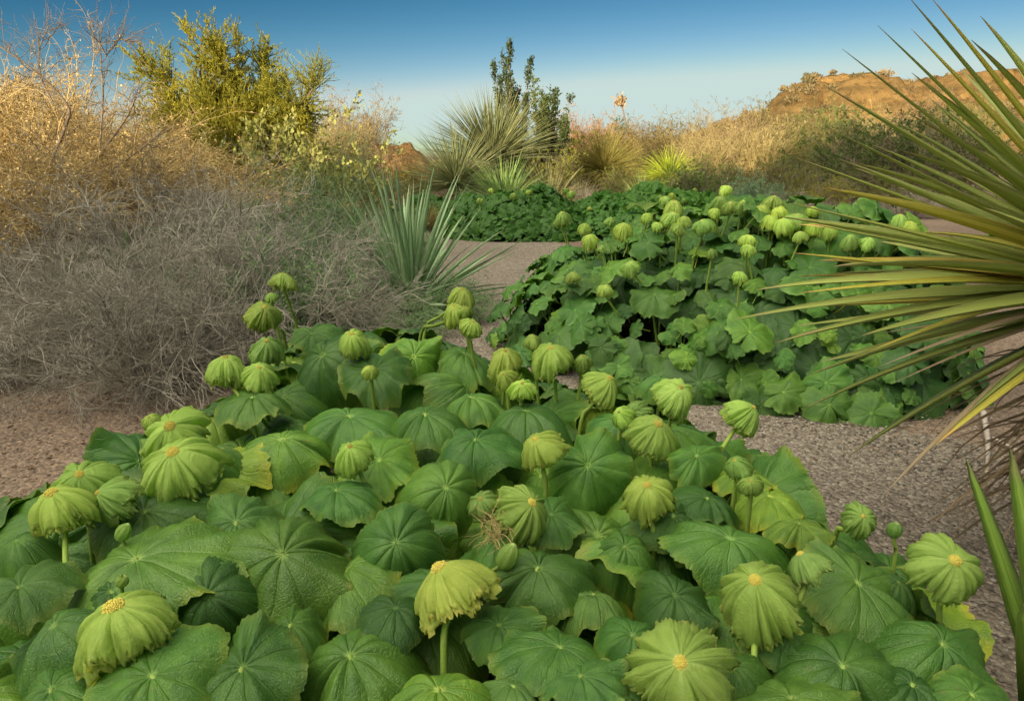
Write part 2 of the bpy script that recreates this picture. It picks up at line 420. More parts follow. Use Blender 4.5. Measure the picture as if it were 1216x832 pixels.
def build_path():
    cl = [(3.4, .3, 1.35), (2.35, 1.9, 1.2), (1.75, 3.1, 1.15), (1.0, 4.05, 1.05), (.2, 5.3, 1.0), (-.2, 7.0, 1.1), (-.3, 9.0, 1.3), (-.2, 11.5, 1.6), (-.9, 14.2, 1.5), (-2.4, 17.5, 1.3), (-3.6, 22, 1.1), (-4.8, 28, 1.1)]
    cl = np.array(cl); t = np.linspace(0, len(cl) - 1, 160)
    c = np.stack([np.interp(t, np.arange(len(cl)), cl[:, k]) for k in range(3)], 1)
    ker = np.ones(9) / 9
    cp = np.vstack([np.repeat(c[:1], 4, 0), c, np.repeat(c[-1:], 4, 0)])
    c = np.stack([np.convolve(cp[:, k], ker, 'valid') for k in range(3)], 1)
    d = np.gradient(c[:, :2], axis=0); d /= np.linalg.norm(d, axis=1)[:, None]
    nn = np.stack([-d[:, 1], d[:, 0]], 1)
    V = []; m = 13
    for i in range(len(c)):
        for j in range(m):
            u = j / (m - 1) * 2 - 1
            w = c[i, 2] * (1 + .12 * fbm(c[i, 0] * 2, c[i, 1] * 2, 1, 3, 5 * np.sign(u)))
            x, y = c[i, :2] + nn[i] * u * w
            V.append((x, y, gz(x, y) + .012 + .012 * (1 - u * u)))
    a = np.arange(len(c) - 1)[:, None] * m + np.arange(m - 1)[None]
    Fq = np.stack([a, a + 1, a + m + 1, a + m], -1).reshape(-1, 4)
    o = link('path', mesh('path', V, Fq, [M_gravel])); o['kind'] = 'structure'
build_path()

def heightfield(name, xs, ys, fn, mat):
    V = np.array([(x, y, fn(x, y)) for y in ys for x in xs]); n = len(xs)
    a = np.arange(len(ys) - 1)[:, None] * n + np.arange(n - 1)[None]
    Fq = np.stack([a, a + 1, a + n + 1, a + n], -1).reshape(-1, 4)
    o = link(name, mesh(name, V, Fq, [mat])); o['kind'] = 'structure'
    return o
crest_px = [(560, 188), (640, 186), (700, 181), (750, 174), (800, 164), (860, 149), (900, 132), (915, 111), (940, 99), (1000, 93), (1060, 96), (1120, 88), (1216, 84), (1500, 90), (1800, 120), (2100, 180)]
CX = [(p - 608) / F * 95 for p, _ in crest_px]; CZ = [CAMZ + (185 - q) / F * 95 for _, q in crest_px]
def sstep(a, b, x):
    t = max(0., min(1., (x - a) / (b - a))); return t * t * (3 - 2 * t)
def hill_h(x, y):
    c = float(np.interp(x * 95 / max(y, 60), CX, CZ)) * 1.0
    up = .55 * sstep(50, 84, y) + .45 * sstep(82 + 4 * fbm(x, y, .06), 92, y)
    dn = 1 - .35 * sstep(120, 175, y)
    e = sstep(-8, 10, x)
    z = c * up * dn * e + (fbm(x, y, .05, 6) * 1.6 + fbm(x, y, .22, 5, 3) * .7) * up * e
    gul = abs(fbm(x, y, .09, 3, 9)); z -= 1.6 * up * e * max(0, .25 - gul) / .25 * (1 - sstep(88, 95, y))
    z += .45 * e * up * math.sin(z * 2.6 + 1.5 * fbm(x, y, .04)) * .6 + .35 * e * up * fbm(x, y, .6, 4, 5)
    return z - .25
heightfield('hill', np.linspace(-12, 130, 330), np.concatenate([np.linspace(48, 100, 190), np.linspace(101, 180, 40)]), hill_h, M_hill)
def mound_h(x, y):
    dx = (x + 6.0) / 3.8; dy = (y - 40) / 5.0
    r = math.hypot(dx, dy)
    return 1.9 * max(0, 1 - sstep(.2, 1.0, r)) * (1 + .25 * fbm(x, y, .5, 6) + .12 * fbm(x, y, 2.5, 4)) - .1
heightfield('hill', np.linspace(-11, -1, 130), np.linspace(34, 47, 120), mound_h, rock_material('orange_rock', (.28, .17, .07), (.50, .29, .11), (.62, .38, .16), .5))
# the ridge behind the viewpoint that keeps the near garden in shade
HT = [(-60, .5), (-12, .3), (-9.3, .5), (-8.7, 1.4), (-8, 2.1), (-7, 3.0), (-5.8, 5.2), (-3, 6), (0, 6.2), (10, 7), (60, 8)]
def ridge():
    ts = np.linspace(-70, 70, 300); ss = np.linspace(-125, -40, 70)
    V = []
    for s in ss:
        for t in ts:
            H = float(np.interp(t, [a for a, _ in HT], [b for _, b in HT])) + 75 * math.tan(R(SUN_EL))
            H += .35 * fbm(t, 0, .8, 5, 2)
            k = sstep(-40, -75, s) * (1 - .5 * sstep(-77, -125, s))
            # (t, s) -> (x, y):  D = (DX, DY), T = (DY, -DX)
            x = DY * t + DX * s; y = -DX * t + DY * s
            V.append((x, y, H * k + .3 * k * fbm(x, y, .3, 4) * (1 - math.exp(-((s + 75) / 5) ** 2)) - .3))
    n = len(ts); a = np.arange(len(ss) - 1)[:, None] * n + np.arange(n - 1)[None]
    Fq = np.stack([a, a + 1, a + n + 1, a + n], -1).reshape(-1, 4)
    o = link('hill', mesh('hill', V, Fq, [M_hill2])); o['kind'] = 'structure'
ridge()

def pebbles():
    rng = rng_of(5); n = 30000
    # loose stones over the near gravel
    px = rng.uniform(380, 1290, n * 3); py = rng.uniform(330, 900, n * 3)
    pts = []
    cl = np.array([(3.4, .3, 1.5), (2.35, 1.9, 1.35), (1.75, 3.1, 1.3), (1.0, 4.05, 1.15), (.25, 5.3, 1.05), (-.05, 7.0, 1.0), (-.05, 9.0, 1.0)])
    t = rng.uniform(0, 1, n) ** 1.3 * 5.9; c = np.stack([np.interp(t, np.arange(7), cl[:, k]) for k in range(3)], 1)
    p = c[:, :2] + rng.uniform(-1, 1, (n, 2)) * c[:, 2:3]
    s = rng.uniform(.0035, .010, n) * (1 + (rng.random(n) > .97) * .8)
    ico = np.array([(1, 0, 0), (.3, .95, .1), (-.9, .5, 0), (-.8, -.6, .1), (.3, -.9, 0), (.1, .05, .75), (0, 0, -.5)])
    fc = np.array([(0, 1, 5), (1, 2, 5), (2, 3, 5), (3, 4, 5), (4, 0, 5)])
    a = rng.uniform(0, 2 * PI, n); ca, sa = np.cos(a), np.sin(a)
    V = ico[None] * s[:, None, None] * rng.uniform(.7, 1.3, (n, 7, 1))
    x = V[..., 0] * ca[:, None] - V[..., 1] * sa[:, None]; y = V[..., 0] * sa[:, None] + V[..., 1] * ca[:, None]
    V = np.stack([x + p[:, :1], y + p[:, 1:], V[..., 2] + .022], -1).reshape(-1, 3)
    Fc = (fc[None] + (np.arange(n) * 7)[:, None, None]).reshape(-1, 3)
    m, nt = newmat('loose_stone')
    g = N(nt, 'ShaderNodeNewGeometry')
    col = ramp(nt, g.outputs['Random Per Island'], [(0, (.06, .05, .042)), (.35, (.14, .12, .098)), (.75, (.25, .22, .185)), (1, (.40, .37, .32))])
    finish(nt, col, .9, spec=.15)
    o = link('gravel', mesh('gravel', V, Fc, [m], smooth=False)); o['kind'] = 'stuff'; o['label'] = 'loose small stones on the gravel path'; o['category'] = 'gravel'
pebbles()

def litter():
    rng = rng_of(15); n = 16000
    x = rng.uniform(-6.5, -.4, n); y = rng.uniform(2.4, 9, n)
    d = rng.normal(0, 1, (n, 3)); d[:, 2] *= .15
    pts = np.stack([x, y, rng.uniform(.004, .03, n)], 1)
    n2 = 1500; cl = np.array([(2.35, 1.9, 1.5), (1.75, 3.1, 1.3), (1.0, 4.05, 1.2), (.25, 5.3, 1.1), (-.05, 7.0, 1.0), (-.05, 9.0, 1.0)])
    t = rng.uniform(0, 5, n2); c = np.stack([np.interp(t, np.arange(6), cl[:, k]) for k in range(3)], 1)
    e = np.sign(rng.normal(0, 1, n2)) * (1 - np.abs(rng.normal(0, .35, n2)))
    pts = np.vstack([pts, np.stack([c[:, 0] + e * c[:, 2], c[:, 1] + e * c[:, 2] * .3, np.full(n2, .034)], 1)])
    d2 = rng.normal(0, 1, (n2, 3)); d2[:, 2] *= .1; d = np.vstack([d, d2])
    V, Fq = cards(rng, pts, .035, .012, d, .05)
    V[:, 2] = np.maximum(V[:, 2], .004)
    o = link('leaf_litter', mesh('leaf_litter', V, Fq, [simple('litter', (.22, .15, .10), (.38, .28, .2), 30, .9)]))
    o['kind'] = 'stuff'; o['label'] = 'brown dry litter on the soil under the bare shrubs'; o['category'] = 'litter'
litter()

# ------------------------------------------------------------ broad leaves
def leaf_mesh(seed, mat, nv=11, A=110, NR=13, droop=.35, lobes=.05, tooth=.018, wave=.06, fold=0.0, stem=False, crinkle=.012, sinus=.5):
    rng = rng_of(seed)
    ph = rng.uniform(0, 2 * PI, 12)
    phi = np.arange(A) / A * 2 * PI - PI
    rho = np.linspace(0, 1, NR + 1)[1:] ** .85
    E = 1 + lobes * np.abs(np.cos(phi * nv / 2)) ** .6 - lobes + .085 * np.cos(2 * phi + ph[0]) + .055 * np.cos(3 * phi + ph[1]) + .02 * np.cos(5 * phi + ph[8])
    E = E + rng.uniform(.05, .2) * np.cos(phi - rng.uniform(-.9, .9))
    E = E + tooth * (np.arange(A) % 2 - .5) * rng.uniform(.5, 1.7, A) + rng.normal(0, .009, A)
    dphi = np.abs(np.angle(np.exp(1j * (phi - PI))))
    E = E * (1 - sinus * np.exp(-(dphi / .11) ** 2))
    # torn nick
    if rng.random() < .5:
        c = rng.uniform(-2.4, 2.4); E = E * (1 - rng.uniform(.05, .16) * np.exp(-((phi - c) / .05) ** 2))
    Rr = rho[:, None] * E[None]
    x = Rr * np.cos(phi); y = Rr * np.sin(phi)
    pleat = np.abs(np.sin(phi * nv / 2))          # 0 on a vein, 1 between
    z = -droop * (rho[:, None] ** 2.1) * (1 + .35 * np.cos(phi - ph[2])[None] + .2 * np.cos(2 * phi - ph[3])[None])
    pa = np.interp(phi, np.linspace(-PI, PI, 12), np.r_[rng.uniform(0, 1.9, 11), 1])
    z = z + .040 * (pleat * pa)[None] * np.sin(np.clip(rho[:, None], 0, 1) * PI * .62) * 1.2
    z = z + wave * (rho[:, None] ** 3) * (np.sin(4 * phi + ph[4]) + .7 * np.sin(7 * phi + ph[5]) + .4 * np.sin(13 * phi + ph[6]))[None]
    z = z + .05 * np.exp(-(rho[:, None] / .12) ** 2) * -1.0
    fa = ph[7]
    u = x * math.cos(fa) + y * math.sin(fa)
    z = z - fold * u * u
    for k in range(5):
        a, b = rng.uniform(-12, 12, 2); z = z + crinkle * np.sin(a * x + b * y + ph[k]) * rho[:, None]
    z = z + crinkle * .5 * np.sin(26 * rho[:, None] + 3 * np.sin(2 * phi + ph[9])[None]) * rho[:, None] * (.3 + .7 * pleat[None])
    sh = 1 - .22 * (droop + abs(fold) * .5) * rho[:, None] ** 2
    V = np.stack([x * sh, y * sh, z], -1).reshape(-1, 3)
    V = np.vstack([[[0, 0, -.04]], V])
    uv = np.vstack([[[0, 0]], np.stack([rho[:, None] * np.cos(phi), rho[:, None] * np.sin(phi)], -1).reshape(-1, 2)])
    j = np.arange(A); j2 = (j + 1) % A
    fan = np.stack([np.zeros(A, int), 1 + j, 1 + j2, 1 + j2], -1)
    q = []
    for i in range(NR - 1):
        q.append(np.stack([1 + i * A + j, 1 + (i + 1) * A + j, 1 + (i + 1) * A + j2, 1 + i * A + j2], -1))
    acc = Acc(); acc.add(V, np.vstack(q), uv)
    # centre as quads collapsed onto triangles: use half-ring pairs
    acc2 = np.stack([np.zeros(A // 2, int), 1 + j[0::2], 1 + j[1::2], 1 + (j[1::2] + 1) % A], -1)
    acc.F.append(acc2); acc.M.append(np.zeros(len(acc2)))
    if stem:
        Vt, Ft = tube1([(0, 0, -.045), (-.05, 0, -.5), (-.25, 0, -1.1), (-.5, .1, -1.9)], .035, .05, 5, 7)
        acc.add(Vt, Ft, None, 1)
        return acc.mesh('leaf', mat, M_stalk)
    return acc.mesh('leaf', mat)
VAR = []
for s in range(16):
    g = rng_of(900 + s)
    VAR.append(leaf_mesh(s + 1, M_leaf, 11, 110, 13, droop=g.uniform(.2, .85), lobes=g.uniform(0, .022), tooth=g.uniform(.016, .034), wave=g.uniform(.05, .15),
                         fold=(g.uniform(.2, .7) if s % 3 == 0 else 0), sinus=g.uniform(.05, .5) if s % 2 else .05, crinkle=g.uniform(.010, .026)))
VAR2 = []
for s in range(8):
    g = rng_of(700 + s)
    VAR2.append(leaf_mesh(s + 40, M_leaf2, 9, 56, 7, droop=g.uniform(.1, .4), lobes=g.uniform(.1, .2), tooth=.05, wave=g.uniform(.05, .12), fold=(.35 if s % 3 == 0 else 0), stem=True, crinkle=.02, sinus=.5))

def orient(nrmv, spin):
    n = Vector(nrmv).normalized()
    q = n.to_track_quat('Z', 'Y').to_matrix() @ Matrix.Rotation(spin, 3, 'Z')
    return q.to_4x4()

# surface of the near mound
def T(d, x=0.0):
    return .47 + .105 * d
def hit_near(px, py, lower=0.0):
    r = ray(px, py)
    # z = CAMZ + r.z k ; T = .47 + .105 r.y k
    k = (CAMZ - .47 + lower) / (.105 * r.y - r.z)
    return r * k + Vector((0, 0, CAMZ))

# twelve plants of the near clump: pixel centre, label
NEAR = [
    (60, 700, 'plant in the bottom left corner with a large drooping pale head'),
    (110, 620, 'leafy plant at the left edge carrying a cluster of three yellow green heads'),
    (230, 570, 'plant with two overlapping pleated pale heads, left part of near clump'),
    (350, 690, 'plant with the largest round leaf facing the viewer, lower left'),
    (330, 470, 'plant at the upper left of the near clump with a column of pale heads'),
    (470, 430, 'plant at the top of the near clump with a tall folded leaf standing up'),
    (450, 590, 'plant with one small round head between broad leaves, left of centre'),
    (560, 750, 'plant in the bottom middle with a wilted head showing a bright yellow centre'),
    (640, 500, 'plant behind the middle of the near clump with flat drooping heads in a row'),
    (690, 620, 'plant in the centre of the near clump, heads beside a dark wide leaf'),
    (810, 540, 'plant at the back right of the near clump with heads next to the gravel'),
    (800, 730, 'plant at the bottom, right of the middle, with a very wide pale head lying low'),
    (920, 700, 'plant with a big pleated head on a thick upright stalk, lower right'),
    (960, 600, 'plant with yellowish crumpled foliage at the right rim of the near clump'),
    (1090, 730, 'plant at the right end of the near clump with a pale head over the gravel'),
]
near_things = []
for (px, py, lb) in NEAR:
    c = hit_near(px, py, .1)
    near_things.append(thing('umbrella_leaf_plant', lb, 'plant', (c.x, c.y + .18, 0), 'broad leafed plants of the near clump'))
def near_plant(px, py):
    i = min(range(len(NEAR)), key=lambda i: (NEAR[i][0] - px) ** 2 + ((NEAR[i][1] - py) * 1.2) ** 2)
    return near_things[i]
def to_local(par, v): return Vector(v) - par.location

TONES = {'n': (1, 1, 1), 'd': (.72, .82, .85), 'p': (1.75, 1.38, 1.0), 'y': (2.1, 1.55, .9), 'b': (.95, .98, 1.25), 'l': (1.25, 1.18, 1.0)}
def view_el(p):
    return math.degrees(math.atan2(CAMZ - p.z, math.hypot(p.x, p.y)))
def put_leaf(px, py, w, hw, az, tone, var, spin=None, lower=0.0, rs=None, stalk=True, plant=None):
    """hw: apparent height / width; az: which way it leans, degrees from straight towards the viewer (+ = right)"""
    rs = rs or random
    p = hit_near(px, py, lower + rs.uniform(-.03, .03)) if rs is not None else hit_near(px, py, lower)
    slant = (p - Vector((0, 0, CAMZ))).length
    rad = w / F * slant * .56
    e = view_el(p)
    th = R(max(-25, math.degrees(math.asin(min(.98, hw))) - e - 6))
    back = math.atan2(-p.x, -p.y) * .5                 # half way to facing the viewer
    a = back - R(az)
    n = Vector((math.sin(a) * math.sin(th), math.cos(a) * math.sin(th), math.cos(th)))
    n = Vector((-math.sin(R(az) * -1) * math.sin(th), -math.cos(R(az)) * math.sin(th), math.cos(th)))
    par = plant or near_plant(px, py)
    me = VAR[var % len(VAR)]
    M4 = Matrix.Translation(to_local(par, p)) @ orient(n, spin if spin is not None else rs.uniform(0, 2 * PI)) @ Matrix.Diagonal((rad * rs.uniform(.88, 1.1), rad * rs.uniform(.88, 1.1), rad * rs.uniform(.9, 1.3), 1))
    t = TONES[tone]; j = rs.uniform(.85, 1.3) * (1.22 if py < 600 else 1.05)     # upper leaves coloured brighter, standing in for light that dims towards the bottom
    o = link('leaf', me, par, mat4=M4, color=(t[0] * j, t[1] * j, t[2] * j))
    if stalk:
        root = Vector((rs.uniform(-.08, .08), rs.uniform(-.05, .1), 0))
        top = to_local(par, p) - n * rad * .04
        mid = top.lerp(root, .45) - n * .05 + Vector((rs.uniform(-.04, .04), .05, 0))
        inv = M4.inverted()
        Vt, Ft = tube1([inv @ top, inv @ (top - n * .05), inv @ mid, inv @ root], .0055 / rad, .008 / rad, 6, 9)
        link('leaf_stalk', mesh('leaf_stalk', Vt, Ft, [M_stalk]), o)
    return o
LEAVES = [
    # px, py, width, h/w, lean, tone, variant
    (335, 656, 185, .96, 10, 'n', 1), (160, 660, 185, .72, -25, 'n', 4), (62, 740, 130, .85, -40, 'b', 6),
    (288, 790, 125, .92, 0, 'n', 2), (415, 775, 180, .85, 5, 'n', 7), (470, 643, 125, .98, 5, 'b', 5),
    (280, 618, 100, .8, 10, 'b', 8), (170, 605, 130, .7, -10, 'n', 10), (382, 420, 115, .88, -12, 'n', 1),
    (335, 520, 118, .72, -8, 'l', 9), (415, 492, 125, .62, 0, 'n', 11), (492, 422, 95, .92, 35, 'l', 3),
    (445, 438, 88, .72, -20, 'n', 13), (552, 418, 78, .55, 10, 'n', 14), (505, 490, 92, .62, 10, 'n', 7),
    (450, 545, 105, .8, -18, 'l', 2), (530, 578, 105, .95, 22, 'n', 5), (625, 485, 130, .45, 5, 'n', 12),
    (565, 520, 105, .55, -5, 'd', 10), (698, 552, 125, .98, 0, 'n', 1), (868, 637, 138, .72, 8, 'd', 8),
    (742, 648, 98, .8, 15, 'n', 9), (640, 672, 135, .85, 10, 'd', 11), (705, 703, 118, .38, 0, 'n', 12),
    (665, 765, 128, .62, -5, 'n', 4), (520, 815, 165, .66, 0, 'p', 9), (592, 740, 95, .8, 15, 'd', 13),
    (752, 752, 110, .85, 10, 'd', 6), (1002, 787, 158, .78, 8, 'n', 7), (1020, 690, 135, .85, 32, 'n', 2),
    (1122, 762, 140, .9, 28, 'n', 1), (940, 825, 140, .55, 5, 'n', 4), (982, 648, 80, .75, 30, 'l', 5),
    (802, 705, 110, .9, 0, 'd', 8), (828, 540, 80, .8, 15, 'n', 3), (915, 588, 90, .6, 25, 'p', 14),
    (1155, 822, 90, .8, 20, 'n', 10), (200, 512, 72, .6, -25, 'n', 4), (240, 545, 92, .7, -10, 'n', 14),
    (18, 640, 80, .7, -30, 'd', 6), (22, 695, 95, .7, -30, 'd', 2), (245, 705, 115, .95, 0, 'd', 5),
    (180, 800, 135, .85, -10, 'd', 10), (60, 815, 120, .8, -20, 'd', 8), (785, 448, 60, .6, 10, 'b', 6),
    (870, 790, 110, .8, 0, 'd', 1), (610, 812, 100, .6, 0, 'b', 5), (690, 800, 95, .6, 5, 'b', 13),
    (300, 470, 85, .6, -20, 'n', 10), (345, 740, 90, .7, 10, 'l', 3), (560, 470, 85, .5, 0, 'n', 7),
    (740, 500, 85, .6, 12, 'b', 14), (800, 610, 90, .75, 10, 'd', 7), (590, 640, 95, .8, 0, 'd', 9),
    (655, 610, 90, .8, 0, 'd', 2), (950, 620, 70, .6, 30, 'p', 11), (1068, 690, 60, .8, 30, 'n', 6),
    (400, 580, 90, .7, -5, 'd', 4), (130, 700, 100, .8, -20, 'd', 12), (880, 560, 70, .6, 20, 'y', 13),
    (840, 590, 80, .6, 15, 'd', 10), (930, 745, 100, .85, 10, 'd', 2), (1085, 810, 110, .8, 15, 'd', 5),
    (470, 720, 95, .8, 5, 'd', 7), (520, 690, 95, .8, 5, 'd', 13), (730, 820, 110, .7, 5, 'd', 10), (370, 395, 60, .6, -10, 'd', 2),
]
rs = random.Random(3)
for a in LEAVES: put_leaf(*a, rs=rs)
# filler leaves lower in the clump
OUT = [(-60, 610), (0, 600), (60, 575), (140, 525), (200, 490), (300, 450), (340, 400), (420, 385), (480, 380), (560, 410), (640, 440), (700, 455), (790, 470), (850, 510), (900, 555), (960, 600), (1020, 640), (1080, 670), (1130, 720), (1170, 780), (1185, 850), (1185, 1010), (-60, 1010)]
def inside(px, py, poly):
    c = False; n = len(poly)
    for i in range(n):
        x1, y1 = poly[i]; x2, y2 = poly[i - 1]
        if (y1 > py) != (y2 > py) and px < (x2 - x1) * (py - y1) / (y2 - y1) + x1: c = not c
    return c
rs = random.Random(11)
placed = []
tries = 0
while len(placed) < 120 and tries < 9000:
    tries += 1
    px, py = rs.uniform(-60, 1185), rs.uniform(385, 1000)
    if not inside(px, py + 8, OUT) or (py < 900 and not inside(px, py - 22, OUT)): continue
    sz = (64 + (py - 380) * .15) * rs.uniform(.8, 1.25)
    if any((px - a) ** 2 + ((py - b) * 1.4) ** 2 < (sz * .52) ** 2 for a, b in placed): continue
    placed.append((px, py))
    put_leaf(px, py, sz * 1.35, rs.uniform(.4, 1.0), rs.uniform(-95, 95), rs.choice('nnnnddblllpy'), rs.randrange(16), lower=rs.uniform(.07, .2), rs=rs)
placed = []; tries = 0
while len(placed) < 75 and tries < 5000:
    tries += 1
    px, py = rs.uniform(-60, 1170), rs.uniform(410, 1000)
    if not inside(px, py - 10, OUT): continue
    if any((px - a) ** 2 + ((py - b) * 1.4) ** 2 < 52 ** 2 for a, b in placed): continue
    placed.append((px, py))
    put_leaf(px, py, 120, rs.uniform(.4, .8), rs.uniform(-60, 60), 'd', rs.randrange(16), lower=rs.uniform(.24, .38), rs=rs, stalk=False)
# skirt of leaves round the far and right rim, hanging towards the ground
for i in range(len(OUT) - 3):
    (x1, y1), (x2, y2) = OUT[i], OUT[i + 1]
    for t in (.15, .5, .85):
        px, py = x1 + (x2 - x1) * t, y1 + (y2 - y1) * t
        for low in (.16, .34, .47):
            par = near_plant(px, py)
            p = hit_near(px, py + 14, low)
            p.z = max(p.z, .09)
            az = (px - 560) / 620 * 90
            n = Vector((math.sin(R(az * 1.0)), .75 * math.cos(R(az)), .75)).normalized()
            p += Vector((n.x, n.y, 0)) * (-.04)
            M4 = Matrix.Translation(to_local(par, p)) @ orient(n, rs.uniform(0, 6.28)) @ Matrix.Scale(rs.uniform(.10, .15), 4)
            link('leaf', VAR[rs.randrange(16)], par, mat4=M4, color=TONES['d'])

# ------------------------------------------------------------ flower heads
def head_mesh(seed, A=150, npl=10, NR=22):
    rng = rng_of(seed); ph = rng.uniform(0, 2 * PI, 10)
    rr = np.array([.10, .19, .36, .55, .72, .84, .91, .93, .88, .76]); zz = np.array([.50, .49, .44, .33, .17, -.02, -.24, -.46, -.68, -.86])
    acc = Acc()
    phi = np.arange(A) / A * 2 * PI - PI
    for lay in range(2):
        s = np.linspace(0, 1, NR)
        flare = rng.uniform(-.1, .22)
        endv = 1 - .14 * np.abs(np.sin(phi * 3.5 + ph[0])) - .1 * rng.random(A) ** 2 - .06 * np.sin(2 * phi + ph[1])
        if lay: endv = endv * 1.04
        S = s[:, None] * endv[None]
        r = np.interp(S, np.linspace(0, 1, 10), rr); z = np.interp(S, np.linspace(0, 1, 10), zz)
        if seed % 2:      # tent shaped rather than domed
            r = .45 * r + .55 * np.interp(S, np.linspace(0, 1, 10), [.10, .20, .38, .54, .68, .79, .87, .93, .96, .92])
            z = .45 * z + .55 * np.interp(S, np.linspace(0, 1, 10), [.50, .48, .36, .20, .02, -.16, -.36, -.56, -.76, -.96])
        if lay: r = r * .88; z = z - .02
        # overlapping bract panels: each with its own width, length, swell and tilt, sharp creases between
        warp = phi + .20 * np.sin(3 * phi + ph[2]) + .12 * np.sin(5 * phi + ph[3]) + lay * .25
        f = (warp + PI) * npl / (2 * PI); pi_ = np.floor(f).astype(int) % npl; u = f - np.floor(f)
        pr, pt, pe, pz = rng.normal(0, .10, npl), rng.uniform(-.22, .30, npl), rng.uniform(0, .34, npl), rng.normal(0, .06, npl)
        ridge_ = np.sin(PI * u) ** .42
        grow_ = np.minimum(1, S * 3)
        r = r * (1 + grow_ * (.16 * (ridge_ - .75) * 2.1 * (1 + .6 * S)) + S * pr[pi_] + S * pt[pi_] * (u - .5))
        r = r * (1 + .06 * np.cos(2 * phi + ph[5])[None] * S)
        r = r + flare * np.clip(S - .55, 0, 1) * (1 + np.cos(phi - ph[6]))[None]
        z = z + .20 * np.clip(S - .3, 0, 1) * np.cos(phi - ph[7])[None] + S * (pz + pe)[pi_]
        # crumpled finer folds running down each bract
        kf = rng.integers(3, 6)
        r = r + .06 * S ** 1.2 * np.sin(2 * PI * kf * u + 6 * s[:, None] * rng.uniform(.2, .6) + pi_ * 1.7) * ridge_
        rag = rng.normal(0, .06, (NR, A)) * np.clip((s[:, None] - .76) / .24, 0, 1)
        cr = np.zeros((NR, A))
        for q_ in range(6):
            m1, m2 = rng.integers(4, 17), rng.uniform(3, 12); cr += .010 * np.sin(m1 * phi[None] + m2 * s[:, None] + rng.uniform(0, 6))
        r = r + (cr + rag) * np.minimum(1, S * 2) + rng.normal(0, .007, (NR, A)) * S
        z = z + rng.normal(0, .05, (NR, A)) * np.clip((s[:, None] - .8) / .2, 0, 1) + cr * .6 * S
        V = np.stack([r * np.cos(phi), r * np.sin(phi), z], -1).reshape(-1, 3)
        uv = np.stack([s[:, None] * np.cos(warp)[None] * .97, s[:, None] * np.sin(warp)[None] * .97], -1).reshape(-1, 2)
        j = np.arange(A); j2 = (j + 1) % A
        q = np.vstack([np.stack([i * A + j, (i + 1) * A + j, (i + 1) * A + j2, i * A + j2], -1) for i in range(NR - 1)])
        acc.add(V, q, uv)
    return acc.mesh('flower_head', M_bract)
HEADS = [head_mesh(60 + i, npl=9 + i % 4) for i in range(10)]
HEADS_S = [head_mesh(80 + i, A=110, npl=8 + i % 3, NR=14) for i in range(6)]
def stamen_mesh(n=130, rad=.24):
    rng = rng_of(4); i = np.arange(n); zz = 1 - (i + .5) / n * .95; th = i * 2.399963
    d = np.stack([np.sqrt(1 - zz ** 2) * np.cos(th), np.sqrt(1 - zz ** 2) * np.sin(th), zz * .75], 1)
    c = d * rad * rng.uniform(.88, 1.1, (n, 1))
    o = np.array([(1, 0, 0), (0, 1, 0), (-1, 0, 0), (0, -1, 0), (0, 0, 1.2), (0, 0, -1)]) * .026
    f = np.array([(0, 1, 4), (1, 2, 4), (2, 3, 4), (3, 0, 4), (1, 0, 5), (2, 1, 5), (3, 2, 5), (0, 3, 5)])
    V = (c[:, None] + o[None] * rng.uniform(.7, 1.3, (n, 1, 1))).reshape(-1, 3)
    Fc = (f[None] + (np.arange(n) * 6)[:, None, None]).reshape(-1, 3)
    # a soft core under the anthers
    V2 = []; 
    k = len(V); core = []
    for a in range(10):
        for b in range(5):
            e = b / 4 * PI / 2
            core.append((math.cos(a * .6283) * math.cos(e) * rad * .9, math.sin(a * .6283) * math.cos(e) * rad * .9, math.sin(e) * rad * .66))
    V = np.vstack([V, core]); fs = []
    for a in range(10):
        for b in range(4):
            p, q = k + a * 5 + b, k + (a + 1) % 10 * 5 + b
            fs += [(p, q, q + 1), (p, q + 1, p + 1)]
    Fc = np.vstack([Fc, fs])
    return mesh('stamen_cluster', V, Fc, [M_stamen])
STAMEN = stamen_mesh(); STAMEN_S = stamen_mesh(30)
def bud_mesh():
    A, NR = 40, 16; phi = np.arange(A) / A * 2 * PI; s = np.linspace(0, 1, NR)
    r = np.sin(s * PI) ** .7 * (1 + .05 * np.abs(np.sin(phi * 4))[:, None].T[0][None]) if False else None
    r = (np.sin(np.clip(s, .02, .985) * PI) ** .75)[:, None] * (1 + .05 * np.cos(8 * phi))[None]
    z = np.cos(s * PI)[:, None] * np.ones(A)[None] * 1.05; z[0] += .18; z[1] += .06
    V = np.stack([r * np.cos(phi), r * np.sin(phi), z], -1).reshape(-1, 3)
    j = np.arange(A); j2 = (j + 1) % A
    q = np.vstack([np.stack([i * A + j, (i + 1) * A + j, (i + 1) * A + j2, i * A + j2], -1) for i in range(NR - 1)])
    uv = np.stack([s[:, None] * np.cos(phi), s[:, None] * np.sin(phi)], -1).reshape(-1, 2) * .8
    return mesh('bud', V, q, [M_bract], uv)
BUD = bud_mesh()

